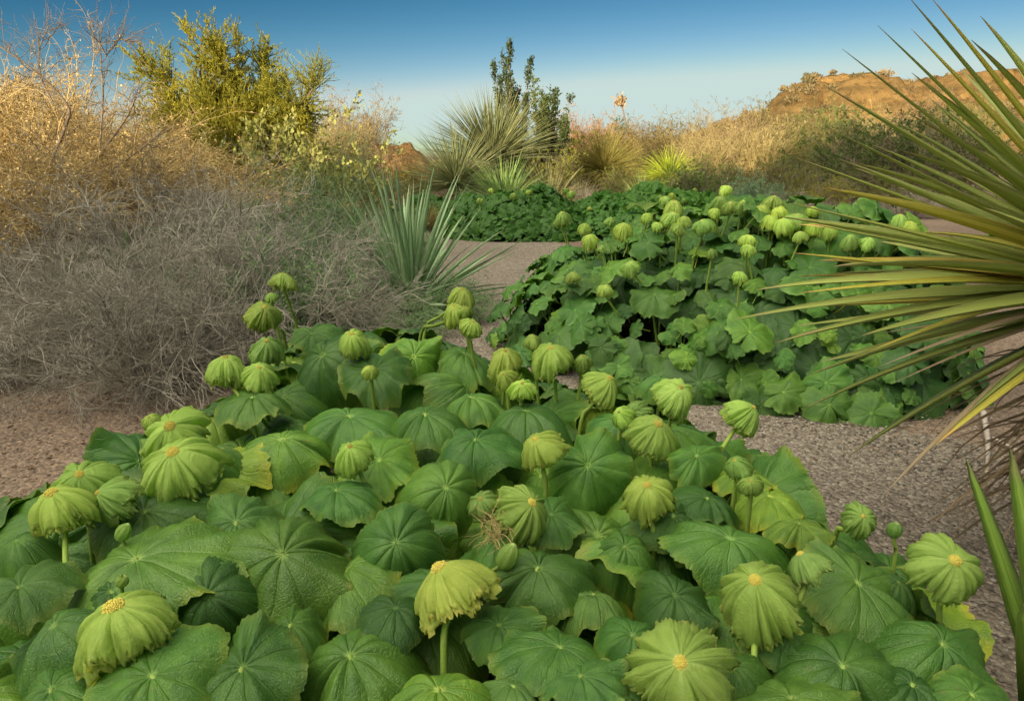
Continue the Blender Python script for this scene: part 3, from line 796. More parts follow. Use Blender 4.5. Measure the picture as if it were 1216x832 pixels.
def put_head(px, py, w, ox, oy, base=None, par=None, p=None, hset=HEADS, st=STAMEN, stamen=1.0, tone=(1, 1, 1), rs=random, rise=.07, rad_st=.0065, bud=False):
    if p is None:
        p = hit_near(px, py, -rise)
    par = par or near_plant(px, py)
    slant = (p - Vector((0, 0, CAMZ))).length
    rad = w / F * slant * .43
    nx, ny = ox / (.5 * w) / .75, -oy / (.5 * w) / .75
    l = math.hypot(nx, ny)
    if l > .96: nx, ny = nx / l * .96, ny / l * .96; l = .96
    toc = (Vector((0, 0, CAMZ)) - p).normalized()
    rt = Vector((1, 0, 0)); rt = (rt - toc * rt.dot(toc)).normalized(); up = toc.cross(rt).normalized()
    if up.z < 0: up = -up
    n = (rt * nx + up * ny + toc * math.sqrt(1 - l * l)).normalized()
    M4 = Matrix.Translation(to_local(par, p)) @ orient(n, rs.uniform(0, 6.28)) @ Matrix.Diagonal((rad * rs.uniform(.9, 1.08), rad * rs.uniform(.9, 1.08), rad * (rs.uniform(.9, 1.1) if w > 50 else rs.uniform(1.0, 1.35)), 1))
    j = rs.uniform(.85, 1.12)
    age = rs.random()                                    # some heads already turn straw coloured, some are still green
    t = (tone[0] * j * (.90 + .18 * age), tone[1] * j * rs.uniform(.96, 1.05), tone[2] * j * (1.1 - .25 * age))
    o = link('bud' if bud else 'flower_head', BUD if bud else hset[rs.randrange(len(hset))], par, mat4=M4, color=t)
    inv = M4.inverted()
    if not bud:
        s = link('stamen_cluster', st, o, mat4=Matrix.Translation((0, 0, .46)) @ Matrix.Scale(max(.6, stamen * .85), 4))
    if base is not None: bt = base
    else: bt = p + Vector((rs.uniform(-.05, .05), rs.uniform(.02, .1), -.45))
    if bt.z > .12:                                     # carry the stalk on down into the clump
        low = Vector((bt.x + (bt.x - p.x) * .7, bt.y + .04, .04))
        ctrl = [p + n * rad * .3, p - n * rad * .35 - Vector((0, 0, rad * .2)), p.lerp(bt, .62), bt, bt.lerp(low, .4), low]
    else: ctrl = [p + n * rad * .3, p - n * rad * .35, p.lerp(bt, .5), bt]
    Vt, Ft = tube1([inv @ to_local(par, c) for c in ctrl], rad_st * .85 / rad, rad_st * 1.2 / rad, 8, 16)
    link('stalk', mesh('stalk', Vt, Ft, [M_stalk]), o, color=(1.1, 1.1, .9))
    return o
HD = [
    # px, py, width, centre offset x, y, stalk base (px, py) or None, stamen size
    (145, 742, 112, -19, -32, (157, 850), 1.15), (70, 600, 76, -14, -22, (82, 690), 1.1), (98, 572, 68, -6, -14, None, .8), (132, 592, 66, -22, -10, None, .7),
    (207, 515, 74, -8, -14, None, .9), (212, 550, 98, -12, -22, (238, 612), .85), (269, 438, 56, -2, -20, (300, 500), .8), (308, 444, 46, 0, -12, None, .7),
    (317, 413, 42, 0, -12, None, .8), (313, 371, 43, 2, -10, (338, 402), .5), (336, 332, 31, 0, -12, (353, 392), .5), (420, 406, 42, -3, -12, None, .8),
    (419, 538, 54, -6, -14, (440, 592), .8), (548, 350, 37, 2, -12, (505, 392), .5), (540, 371, 34, -2, -10, (500, 396), .5), (559, 388, 34, 4, -10, None, .5),
    (655, 424, 62, -2, -20, (660, 465), .75), (600, 426, 48, 0, -14, None, .7), (692, 428, 26, 0, -7, None, .6), (632, 404, 24, 0, -7, None, .6),
    (718, 456, 57, 12, -14, (690, 500), .8), (803, 468, 58, 9, -14, None, .7), (885, 491, 50, 15, -12, (838, 562), .6), (777, 512, 66, 9, -16, None, .95),
    (641, 530, 60, -9, -14, (648, 578), .75), (624, 604, 80, 14, -14, None, .8), (573, 598, 44, -4, -8, None, .6), (770, 586, 72, -2, -18, (776, 640), .85),
    (534, 692, 98, -21, -28, (527, 770), 1.15), (900, 703, 102, -3, -22, (893, 815), .85), (956, 668, 54, -8, -18, (926, 790), .95), (810, 795, 135, -2, -14, None, .35),
    (1022, 616, 42, 4, -4, (992, 636), .6), (1125, 672, 80, 14, -10, None, .9), (755, 490, 36, -8, 0, None, .4), (875, 552, 34, -3, -8, None, .4),
    (552, 370, 22, 0, -5, None, .3), (738, 493, 30, -4, -5, None, .3), (620, 460, 34, 0, -8, None, .3), (440, 350 + 90, 20, 0, -5, None, .3), (322, 352, 15, 0, -5, None, .3),
    (180, 500, 26, -4, -6, None, .4), (892, 575, 30, 0, -6, None, .3), (600, 448, 30, -4, -6, None, .4),
]
rs = random.Random(21)
for (px, py, w, ox, oy, b, st) in HD:
    base = None
    if b is not None:
        base = hit_near(b[0], b[1], .055)
    put_head(px, py, w, ox, oy, base, stamen=st, rs=rs, rise=.05 + max(0, 440 - py) * .0012 + rs.uniform(0, .03), tone=(1.22, 1.17, 1.3))
for (px, py, w, b) in [(603, 661, 27, (570, 690)), (1062, 629, 18, (1063, 660)), (146, 632, 17, None), (145, 690, 14, None)]:
    put_head(px, py, w, w * .15, -w * .3, hit_near(*b, .03) if b else None, rs=rs, rise=.04, bud=True, rad_st=.004, tone=(.8, .85, .9))
# a tangle of dry fibres caught beside the middle head
g = rng_of(8)
pf = hit_near(592, 632, -.03)
st_ = np.array(pf)[None] + g.normal(0, .012, (60, 3)); dd = g.normal(0, 1, (60, 3))
V, Fq = tubes(grow(g, st_, dd, g.uniform(.04, .09, 60), 8, .35, 0), np.full((60, 8), .0007), 3)
o = link('dry_fibre_tangle', mesh('dry_fibre_tangle', V, Fq, [M_tanTwig])); o['label'] = 'small tangle of dry grey fibres caught between pale heads, centre of the near clump'; o['category'] = 'dry fibres'

# ------------------------------------------------------------ second mound (right, beyond the gravel)
C2 = (2.25, 6.35)
def m2h(x, y):
    ax = 2.45 if x < C2[0] else 1.15
    ay = 1.95 if y < C2[1] else 1.8
    r = math.hypot((x - C2[0]) / ax, (y - C2[1]) / ay)
    return 1.10 * max(0, 1 - r ** 2.3) ** .62 if r < 1 else 0
def m2n(x, y):
    e = .05
    g = Vector((-(m2h(x + e, y) - m2h(x - e, y)) / (2 * e), -(m2h(x, y + e) - m2h(x, y - e)) / (2 * e), .75))
    return g.normalized()
MID = [
    (.35, 6.9, 'leafy plant at the narrow left tip of the right hand mound, touching the gravel'),
    (.85, 6.0, 'dark green leafy plant low on the front left slope of the right hand mound'),
    (1.15, 7.3, 'leafy plant with several pale nodding heads at the back left of the right hand mound'),
    (1.5, 5.2, 'leafy plant at the front left foot of the right hand mound, above the gravel'),
    (1.55, 6.3, 'leafy plant just left of the middle of the right hand mound'),
    (2.1, 7.3, 'leafy plant with crowded pale heads on the crest of the right hand mound'),
    (2.2, 4.95, 'leafy plant at the front foot of the right hand mound with the widest round leaf'),
    (2.25, 5.7, 'leafy plant low in the middle of the right hand mound with a single thin stalk'),
    (2.4, 6.5, 'leafy plant high in the middle of the right hand mound with heads on thin stalks'),
    (3.0, 5.3, 'dark leafy plant at the front right of the mound, beside the yucca'),
    (3.1, 6.2, 'leafy plant on the right flank of the mound behind the long yucca blades'),
    (3.1, 7.3, 'leafy plant at the back right of the mound behind the long yucca blades'),
]
mid_things = [thing('umbrella_leaf_plant', lb, 'plant', (x, y, 0), 'broad leafed plants of the right hand mound') for x, y, lb in MID]
def mid_plant(x, y): return min(mid_things, key=lambda o: (o.location.x - x) ** 2 + (o.location.y - y) ** 2)
rs = random.Random(5)
cnt = {}
pl = []
tries = 0
while len(pl) < 900 and tries < 90000:
    tries += 1
    x = rs.uniform(-.3, 3.75); y = rs.uniform(4.3, 8.3)
    h = m2h(x, y)
    ax = 2.45 if x < C2[0] else 1.15; ay = 1.95 if y < C2[1] else 1.8
    if math.hypot((x - C2[0]) / ax, (y - C2[1]) / ay) > 1.0: continue
    big = rs.random() < .3
    sz = rs.uniform(.115, .17) if big else rs.uniform(.055, .10)
    nn = m2n(x, y)
    if h < .12 and rs.random() < .3: continue
    if any((x - a) ** 2 + (y - b) ** 2 + (h - c) ** 2 < (min(sz, s2) * .62) ** 2 for a, b, c, s2 in pl): continue
    o = mid_plant(x, y)
    if cnt.get(o.name, 0) >= 76: continue
    cnt[o.name] = cnt.get(o.name, 0) + 1
    pl.append((x, y, h, sz))
    n = (nn * 1.0 + Vector((rs.uniform(-.5, .5), rs.uniform(-.55, .3), rs.uniform(0, .6)))).normalized()
    z = max(.07, h + rs.uniform(-.09, .035) + (.03 if big else 0) + .24 * fbm(x, y, 1.9, 3, 7))
    M4 = Matrix.Translation(to_local(o, (x, y, z))) @ orient(n, rs.uniform(0, 6.28)) @ Matrix.Scale(sz, 4)
    t = TONES[rs.choice('nnnllldbp')]; j = rs.uniform(.85, 1.7)
    link('leaf', VAR2[rs.randrange(8)], o, mat4=M4, color=(t[0] * j, t[1] * j, t[2] * j))
# an inner layer closes the mound
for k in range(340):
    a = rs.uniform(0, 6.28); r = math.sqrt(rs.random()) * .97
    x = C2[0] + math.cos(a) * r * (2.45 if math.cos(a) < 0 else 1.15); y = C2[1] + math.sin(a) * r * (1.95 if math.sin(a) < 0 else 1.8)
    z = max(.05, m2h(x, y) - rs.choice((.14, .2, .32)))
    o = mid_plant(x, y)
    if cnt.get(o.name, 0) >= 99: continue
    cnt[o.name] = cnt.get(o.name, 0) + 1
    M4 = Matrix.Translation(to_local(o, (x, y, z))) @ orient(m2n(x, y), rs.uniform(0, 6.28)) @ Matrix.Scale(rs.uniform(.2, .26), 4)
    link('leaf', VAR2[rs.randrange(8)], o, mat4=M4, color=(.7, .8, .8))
# the wide leaf at the front, and a few other clear ones
for (px, py, w, d) in [(975, 425, 92, 4.75), (948, 400, 60, 4.95), (800, 352, 48, 5.7), (1035, 490, 64, 4.35), (985, 480, 60, 4.4), (930, 465, 60, 4.5), (880, 450, 55, 4.7), (960, 372, 50, 5.1), (905, 330, 60, 5.4)]:
    p = P(px, py, d); o = mid_plant(p.x, p.y)
    n = Vector((-.05 - p.x * .12, -.8, .65)).normalized()
    M4 = Matrix.Translation(to_local(o, p)) @ orient(n, rs.uniform(0, 6.28)) @ Matrix.Scale(w / F * d * .54, 4)
    link('leaf', VAR2[rs.randrange(8)], o, mat4=M4, color=(1.5, 1.4, 1.2))
MH = [(668, 258, 22), (665, 262, 15), (740, 272, 25), (768, 258, 17), (694, 270, 18), (700, 285, 22), (715, 295, 14), (748, 317, 24), (680, 328, 18), (718, 344, 20), (805, 270, 18),
      (800, 245, 26), (798, 258, 22), (790, 238, 16), (812, 262, 18), (835, 268, 26), (855, 240, 24), (862, 225, 16), (868, 245, 22), (880, 245, 18), (848, 252, 16), (888, 240, 18), (888, 285, 22), (888, 296, 18),
      (878, 328, 18), (918, 240, 26), (925, 252, 20), (905, 250, 20), (915, 262, 22), (945, 262, 28), (950, 280, 18), (968, 270, 22), (930, 268, 24), (965, 250, 16), (985, 275, 18), (1010, 285, 20), (1030, 288, 18), (1068, 262, 22), (1080, 270, 20), (1100, 285, 18), (725, 262, 14), (845, 300, 14), (780, 268, 14)]
for (px, py, w) in MH:
    # a head floats a stalk's length over the mound: march along the ray until it is just above it
    d = 4.4
    while d < 8.4:
        q = P(px, py, d)
        if q.z < m2h(q.x, q.y) + .20: break
        d += .05
    if d >= 8.4: d = 7.3
    d = min(d, 7.6)
    q = P(px, py, d); par = mid_plant(q.x, q.y)
    lx = rs.uniform(.03, .16) if px < 760 else rs.uniform(-.05, .1)
    base = Vector((q.x + lx, q.y + .05, max(.03, m2h(q.x + lx, q.y) - .08)))
    if base.z < .2: base = Vector((q.x + (.25 if q.x < 2 else -.2), q.y - .25, max(.05, m2h(q.x + .25, q.y - .25))))
    put_head(px, py, w * 1.08, rs.uniform(-.1, .1) * w, -rs.uniform(.3, .42) * w, base, par=par, p=q, hset=HEADS_S, st=STAMEN_S, stamen=.6, rs=rs, rad_st=.007, tone=(1.4, 1.32, 1.5))

# ------------------------------------------------------------ far leafy mounds
def far_mound(cx, cy, ax, ay, h, n, leafs, label, heads, seed, tone=(1, 1, 1)):
    t = thing('leafy_ground_plant', label, 'plant', (cx, cy, gz(cx, cy)), 'low leafy plants further along the path')
    rng = rng_of(seed)
    base = VAR2[seed % 8]
    nv = len(base.vertices)
    # small lobed leaves as rounded fans
    A = 10; ang = np.arange(A) / A * 2 * PI
    a = rng.uniform(0, 2 * PI, n); r = np.sqrt(rng.random(n))
    x = np.cos(a) * r * ax; y = np.sin(a) * r * ay
    z = h * np.maximum(0, 1 - r ** 2.4) ** .55 * (1 + .22 * np.sin(x * 4.1 + seed) * np.cos(y * 3.7)) + rng.uniform(-.1, .05, n)
    z = np.maximum(z, .03)
    nn = nrm(np.stack([x / ax * .9, y / ay * .9 - .35, np.full(n, .8)], 1) + rng.normal(0, .45, (n, 3)))
    u = nrm(np.cross(nn, rng.normal(0, 1, (n, 3)))); v = np.cross(nn, u)
    s = leafs * rng.uniform(.6, 1.4, n)
    rr = (1 + .14 * np.cos(5 * ang))[None] * rng.uniform(.85, 1.1, (n, A))
    rim = (u[:, None] * np.cos(ang)[None, :, None] + v[:, None] * np.sin(ang)[None, :, None]) * (rr * s[:, None])[..., None] - nn[:, None] * (s * .25)[:, None, None]
    c = np.stack([x, y, z], 1)
    V = np.concatenate([c[:, None], c[:, None] + rim], 1).reshape(-1, 3)
    k = np.arange(0, A, 2)
    f = np.stack([np.zeros(5, int), 1 + k, 1 + (k + 1) % A, 1 + (k + 2) % A], -1)
    Fq = (f[None] + (np.arange(n) * (A + 1))[:, None, None]).reshape(-1, 4)
    link('foliage', mesh('foliage', V, Fq, [M_small]), t, color=tone)
    for (px, py, w, d) in heads:
        q = P(px, py, d)
        put_head(px, py, w, 0, -.3 * w, Vector((q.x, q.y, q.z - .35)), par=t, p=q, hset=HEADS_S, st=STAMEN_S, stamen=.5, rs=rs, rad_st=.008)
    return t
M_small = simple('small_leaf', (.030, .112, .012), (.066, .178, .018), 14, .55, .12, True)
far_mound(.1, 15.0, 1.55, 1.25, .74, 4200, .06, 'dense dark green leafy mound at the far end of the gravel path, left half', [(610, 232, 11, 14.2), (570, 238, 9, 14.2), (628, 228, 8, 14.4), (583, 226, 8, 14.8), (642, 283, 7, 13.9)], 31)
far_mound(1.75, 15.3, 1.4, 1.2, .60, 3200, .058, 'lower leafy mound behind the far end of the gravel path, right half', [(678, 230, 12, 14.6), (672, 226, 9, 15), (700, 248, 8, 14.6), (725, 262, 8, 14.4)], 33, (1.05, 1.05, 1))
far_mound(3.2, 17.5, 1.6, 1.2, .75, 2400, .075, 'leafy green plant behind the crest of the right hand mound with small yellow heads', [(798, 232, 10, 16.6), (825, 226, 9, 17), (784, 234, 8, 16.5), (812, 238, 8, 16.5)], 34, (1.25, 1.15, 1.1))
far_mound(-1.5, 16.6, .9, .8, .6, 900, .06, 'small leafy clump left of the far green mound under the grey yucca', [], 35)
far_mound(8.6, 12.0, 2.4, 1.0, .38, 2000, .07, 'low pale green groundcover patch behind the long yucca blades', [], 36, (1.8, 1.5, 1.4))

# ------------------------------------------------------------ rosettes of blades
def blade(rng, d, L, W, k=12, droop=.15, chan=.22, curl=0.0, thick=.10, wpeak=.35):
    """one channelled blade from the origin along d, closed cross-section"""
    d = np.array(d, float); d /= np.linalg.norm(d)
    s = np.linspace(0, 1, k)
    side = np.cross(d, [0, 0, 1.]); 
    if np.linalg.norm(side) < 1e-3: side = np.array([1., 0, 0])
    side /= np.linalg.norm(side)
    pts = np.zeros((k, 3)); cur = d.copy()
    for i in range(1, k):
        pts[i] = pts[i - 1] + cur * L / (k - 1)
        cur = cur + np.array([0, 0, -droop / k * (1 + 1.5 * s[i])]) + side * curl / k
        cur /= np.linalg.norm(cur)
    tan = np.gradient(pts, axis=0); tan /= np.linalg.norm(tan, axis=1)[:, None]
    sd = np.cross(tan, [0, 0, 1.]); sd = sd / np.maximum(np.linalg.norm(sd, axis=1), 1e-3)[:, None]
    roll = rng.normal(0, .35)
    nb = np.cross(sd, tan)
    sd, nb = sd * math.cos(roll) + nb * math.sin(roll), nb * math.cos(roll) - sd * math.sin(roll)
    w = W * .5 * np.where(s < wpeak, .55 + .45 * s / wpeak, np.clip((1 - s) / (1 - wpeak), 0, 1) ** .8 + .01)
    w = w[:, None]
    V = np.stack([pts + sd * w + nb * w * chan * 1.6, pts, pts - sd * w + nb * w * chan * 1.6, pts - nb * w * thick * 2 - nb * .0008], 1).reshape(-1, 3)
    j = np.arange(4); j2 = (j + 1) % 4
    q = np.vstack([np.stack([i * 4 + j, i * 4 + j2, (i + 1) * 4 + j2, (i + 1) * 4 + j], -1) for i in range(k - 1)])
    return V, q
def rosette_mesh(name, seed, n, L, W, el0, el1, droop, mat, k=7, base=.05, chan=.2):
    rng = rng_of(seed); acc = Acc()
    for i in range(n):
        a = rng.uniform(0, 2 * PI); e = math.asin(rng.uniform(math.sin(R(el0)), math.sin(R(el1))))
        d = (math.cos(a) * math.cos(e), math.sin(a) * math.cos(e), math.sin(e))
        V, q = blade(rng, d, L * rng.uniform(.75, 1.1), W * rng.uniform(.8, 1.15), k, droop * rng.uniform(.5, 1.6), chan, rng.normal(0, .15))
        V = V + np.array([d[0], d[1], max(0, d[2])]) * base
        acc.add(V, q, UVB(k))
    return acc.mesh(name, mat, smooth=False)
def skirt_mesh(name, seed, n, L, W, mat, zr=.3):
    rng = rng_of(seed); acc = Acc()
    for i in range(n):
        a = rng.uniform(0, 2 * PI); e = R(rng.uniform(-80, 5))
        d = (math.cos(a) * math.cos(e), math.sin(a) * math.cos(e), math.sin(e))
        V, q = blade(rng, d, L * rng.uniform(.5, 1.1), W * rng.uniform(.5, 1.1), 6, rng.uniform(.2, 1.4), .3, rng.normal(0, .5))
        V = V + np.array([0, 0, rng.uniform(-zr, 0)])
        acc.add(V, q, UVB(6))
    return acc.mesh(name, mat, smooth=False)

# big yucca at the right edge, its crown just outside the frame
def big_yucca():
    cx, cy, cz = 2.12, 2.62, 1.06
    t = thing('yucca', 'large yucca with long olive blades reaching in from the right edge', 'yucca', (cx, cy, 0))
    V, q = tube1([(0, 0, 0), (.02, 0, .5), (0, 0, cz)], .15, .11, 14, 10)
    link('trunk', mesh('trunk', V, q, [M_bark]), t)
    rng = rng_of(17)
    n = 0; i = 0
    ga = 2.399963
    while n < 84:
        i += 1
        z = 1 - (n + .5) / 84 * 1.38; th = n * ga + rng.normal(0, .12); n += 1
        if n % 4: th = PI + math.remainder(th - PI, 2 * PI) * .55      # the side towards the light and the gravel is the fuller one
        z = min(1, max(-.4, z + rng.normal(0, .05)))
        rr = math.sqrt(max(0, 1 - z * z))
        d = np.array([rr * math.cos(th), rr * math.sin(th), z])
        L = rng.uniform(1.0, 1.3); W = rng.uniform(.070, .102)
        V, q = blade(rng, d, L, W, 16, rng.uniform(.0, .22), .25, rng.normal(0, .06), .12, .42)
        V = V + d * .06 + np.array([0, 0, cz])
        c = rng.uniform(.75, 1.15); yl = rng.random()
        col = (c, c, c) if yl < .7 else ((1.5, 1.15, .8) if yl < .9 else (1.9, 1.3, 1.2))
        link('leaf', mesh('leaf', V, q, [M_yucca], uv=UVB(16), smooth=False), t, color=col)
    # blades placed where the photograph shows single ones against the gravel
    c0 = Vector((0, 0, cz))
    for (px, py, d, W, tn, sag) in [(1046, 590, 2.35, .034, 's', .10), (1030, 418, 2.6, .045, 'y', .06), (1042, 436, 2.4, .03, 's', .04), (1060, 455, 2.5, .022, 's', .03), (1075, 402, 2.7, .03, 's', .0), (948, 348, 2.5, .05, 'y', .04), (940, 300, 2.6, .05, 'y', .0), (1048, 395, 2.9, .03, 's', 0), (935, 240, 2.5, .045, 'g', 0), (948, 188, 2.7, .05, 'g', 0), (1000, 58, 2.5, .05, 'g', 0), (1042, 30, 2.6, .055, 'g', 0), (960, 265, 2.8, .05, 'g', 0), (980, 150, 2.45, .05, 'g', 0), (1078, -5, 2.5, .06, 'g', 0)]:
        tip = P(px, py, d) - Vector((cx, cy, 0)) 
        if tn == 's': tip += Vector((0, 0, 0))
        k = 14; s = np.linspace(0, 1, k)
        a = np.array(c0); b = np.array(tip)
        pts = a[None] * (1 - s[:, None]) + b[None] * s[:, None]
        pts[:, 2] += sag * np.sin(s * PI)
        tan = np.gradient(pts, axis=0); tan /= np.linalg.norm(tan, axis=1)[:, None]
        sd = np.cross(tan, [0.1, -.3, 1.]); sd /= np.linalg.norm(sd, axis=1)[:, None]; nb = np.cross(sd, tan)
        w = (W * .5 * np.where(s < .45, .6 + .4 * s / .45, ((1 - s) / .55) ** .8 + .01))[:, None]
        V = np.stack([pts + sd * w + nb * w * .4, pts, pts - sd * w + nb * w * .4, pts - nb * w * .25 - nb * .0008], 1).reshape(-1, 3)
        j = np.arange(4); j2 = (j + 1) % 4
        q = np.vstack([np.stack([m * 4 + j, m * 4 + j2, (m + 1) * 4 + j2, (m + 1) * 4 + j], -1) for m in range(k - 1)])
        col = {'s': (1.0, .95, .9), 'y': (1.5, 1.2, .8), 'g': (1, 1, 1)}[tn]
        if len([c for c in t.children if c.name.startswith('leaf')]) < 100:
            o = link('leaf', mesh('leaf', V, q, [M_strawb if tn == 's' else M_yucca], uv=UVB(k), smooth=False), t, color=col)
            if tn == 's': o['label'] = 'dry straw coloured blade hanging down'
    link('dead_leaf_skirt', skirt_mesh('dead_leaf_skirt', 3, 420, .75, .022, M_strawb, .55), t, loc=(0, 0, cz - .08), color=(.75, .68, .62))
big_yucca()

# broad agave at the lower right corner
def corner_agave():
    c = P(1300, 880, 1.55)
    t = thing('agave', 'agave with broad stiff green leaves at the lower right corner', 'agave', (c.x, c.y, 0))
    rng = rng_of(2)
    base = np.array([0, 0, .02])
    for (px, py, d, W) in [(1146, 543, 1.75, .058), (1199, 532, 1.65, .085), (1214, 716, 1.38, .13), (1290, 560, 1.9, .09), (1330, 600, 1.5, .09), (1400, 640, 1.9, .09), (1380, 720, 1.4, .1), (1290, 640, 2.0, .1), (1350, 560, 1.8, .08)]:
        tip = np.array(P(px, py, d) - t.location); tip[2] = max(.15, tip[2])
        k = 16; s = np.linspace(0, 1, k); L = np.linalg.norm(tip)
        mid = tip * .5 + np.array([0, 0, .08])
        if px < 1197 and py > 700: mid = tip * .5 + np.array([.05, 0, .0])
        pts = (1 - s[:, None]) ** 2 * base + 2 * s[:, None] * (1 - s[:, None]) * mid + s[:, None] ** 2 * tip
        tan = np.gradient(pts, axis=0); tan /= np.linalg.norm(tan, axis=1)[:, None]
        sd = np.cross(tan, [-.2, .6, .5]); sd /= np.linalg.norm(sd, axis=1)[:, None]; nb = np.cross(sd, tan)
        w = (W * .5 * np.where(s < .5, .7 + .3 * s / .5, (np.clip((1 - s) / .5, 0, 1)) ** .65 + .01))[:, None]
        V = np.stack([pts + sd * w + nb * w * .35, pts, pts - sd * w + nb * w * .35, pts - nb * w * .3 - nb * .002], 1).reshape(-1, 3)
        j = np.arange(4); j2 = (j + 1) % 4
        q = np.vstack([np.stack([m * 4 + j, m * 4 + j2, (m + 1) * 4 + j2, (m + 1) * 4 + j], -1) for m in range(k - 1)])
        link('leaf', mesh('leaf', V, q, [M_yucca], uv=UVB(k), smooth=False), t, color=(.62, .85, .6))
corner_agave()

# blue green yucca beside the path, left of centre
def mid_yucca():
    c = PZ(487, 372)
    t = thing('yucca', 'grey green yucca with stiff upright blades left of the gravel path', 'yucca', (c.x, c.y, 0))
    rng = rng_of(23)
    for i in range(84):
        a = rng.uniform(0, 2 * PI); e = R(4 + 80 * rng.uniform(0, 1) ** 1.35) if i > 14 else R(rng.uniform(60, 86))
        d = (math.cos(a) * math.cos(e), math.sin(a) * math.cos(e), math.sin(e))
        V, q = blade(rng, d, rng.uniform(1.05, 1.5), rng.uniform(.055, .085), 10, rng.uniform(0, .3), .3, rng.normal(0, .1))
        V = V + np.array([d[0] * .05, d[1] * .05, .05])
        link('leaf', mesh('leaf', V, q, [M_bluey], uv=UVB(10), smooth=False), t, color=(1.15, 1.3, 1.05))
    link('dead_leaf_skirt', skirt_mesh('dead_leaf_skirt', 9, 90, .5, .02, M_strawb, .02), t, loc=(0, 0, .22), color=(.8, .75, .7))
mid_yucca()

# ------------------------------------------------------------ shrubs
def shrub(name, label, cat, group, seed, h, spread, stems, n2, n3, n4, twig, leafm=None, nleaf=0, ll=.03, lw=.012, r0=.012, bend=.12, grav=-.03, l2=.5, l3=.3, l4=.14, lean=.9, upj=0.0, tmin=.0, color=None, lcolor=None):
    rng = rng_of(seed)
    t = thing(name, label, cat, (0, 0, 0), group)
    a = rng.uniform(0, 2 * PI, stems)
    d = np.stack([np.cos(a) * lean * rng.uniform(.2, 1, stems), np.sin(a) * lean * rng.uniform(.2, 1, stems), np.ones(stems)], 1)
    st = np.stack([np.cos(a) * .08 * spread, np.sin(a) * .08 * spread, np.zeros(stems)], 1)
    L1 = grow(rng, st, d, h * rng.uniform(.75, 1.2, stems), 9, bend, grav)
    acc = Acc()
    def tb(polys, ra, rb, sides):
        k = polys.shape[1]; acc.add(*tubes(polys, np.repeat(np.linspace(ra, rb, k)[None], len(polys), 0), sides))
    tb(L1, r0, r0 * .35, 5)
    p, dd, _ = spawn(rng, L1, n2, .12, .55)
    L2 = grow(rng, p, dd, h * l2 * rng.uniform(.5, 1.2, n2), 7, bend * 1.2, grav)
    tb(L2, r0 * .45, r0 * .2, 4)
    p, dd, _ = spawn(rng, L2, n3, .1, .7)
    L3 = grow(rng, p, dd, h * l3 * rng.uniform(.5, 1.2, n3), 6, bend * 1.5, grav * .5)
    tb(L3, r0 * .25, r0 * .12, 3)
    last = L3
    if n4:
        p, dd, _ = spawn(rng, L3, n4, .05, .8)
        L4 = grow(rng, p, dd, h * l4 * rng.uniform(.5, 1.2, n4), 4, bend * 2, 0)
        tb(L4, r0 * .17, r0 * .09, 3)
        last = L4
    for arr in acc.V: arr[:, 2] = np.maximum(arr[:, 2], .005)
    link('branches', acc.mesh('branches', twig), t, color=color)
    if nleaf:
        p, dd = pts_on(rng, last, nleaf, tmin)
        p = p + rng.normal(0, .012, p.shape)
        V, q = cards(rng, p, ll, lw, dd, .6, upj)
        link('foliage', mesh('foliage', V, q, [leafm]), t, color=lcolor or color)
    return t

G_bare = 'bare tangled shrubs of the thicket on the left'
protoG = shrub('bare_shrub', 'low bare grey shrub, tangle of fine twigs in the shaded thicket on the left', 'shrub', G_bare, 101, 1.0, 1, 26, 260, 1600, 3000, M_twig, None, 0, r0=.0105, bend=.16, grav=-.045, lean=1.3, l2=.55, l3=.34, l4=.16)
protoG2 = shrub('bare_shrub', 'low bare grey shrub, tangle of fine twigs in the shaded thicket on the left', 'shrub', G_bare, 102, 1.05, 1, 22, 240, 1600, 3000, M_twig, None, 0, r0=.0105, bend=.2, grav=-.07, lean=1.5, l2=.6, l3=.34, l4=.15)
G_tan = 'tall sunlit tan shrubs at the back of the thicket'
LT = 'tall tan twiggy shrub in the sunlit back row of the thicket at the left'
protoT = shrub('dry_shrub', LT, 'shrub', G_tan, 103, 1.9, 1, 16, 180, 1500, 2800, M_tanTwig, M_tanTwig, 6000, .035, .022, r0=.018, bend=.15, grav=-.03, lean=.95, l2=.5, l3=.3, l4=.13)
protoT2 = shrub('dry_shrub', LT, 'shrub', G_tan, 104, 2.0, 1, 14, 170, 1400, 3400, M_tanTwig, M_tanTwig, 8000, .035, .022, r0=.018, bend=.19, grav=-.02, lean=.8, l2=.45, l3=.3, l4=.13)
def place(protos, spots, used):
    """spots: x, y, rot, scale, scale z, [label], [color]"""
    for i, s in enumerate(spots):
        x, y, rz, sc, sz = s[:5]; lb = s[5] if len(s) > 5 else None; c = s[6] if len(s) > 6 else None
        pr = protos[i % len(protos)]
        loc = (x, y, gz(x, y) - .01)
        if pr not in used:
            used.append(pr); pr.location = loc; pr.rotation_euler = (0, 0, rz); pr.scale = (sc, sc, sz)
            if lb: pr['label'] = lb
            if c:
                for ch in pr.children: ch.color = (*c, 1)
        else: dup(pr, loc, rz, (sc, sc, sz), lb, c)
used = []
rs = random.Random(44)
sp = []
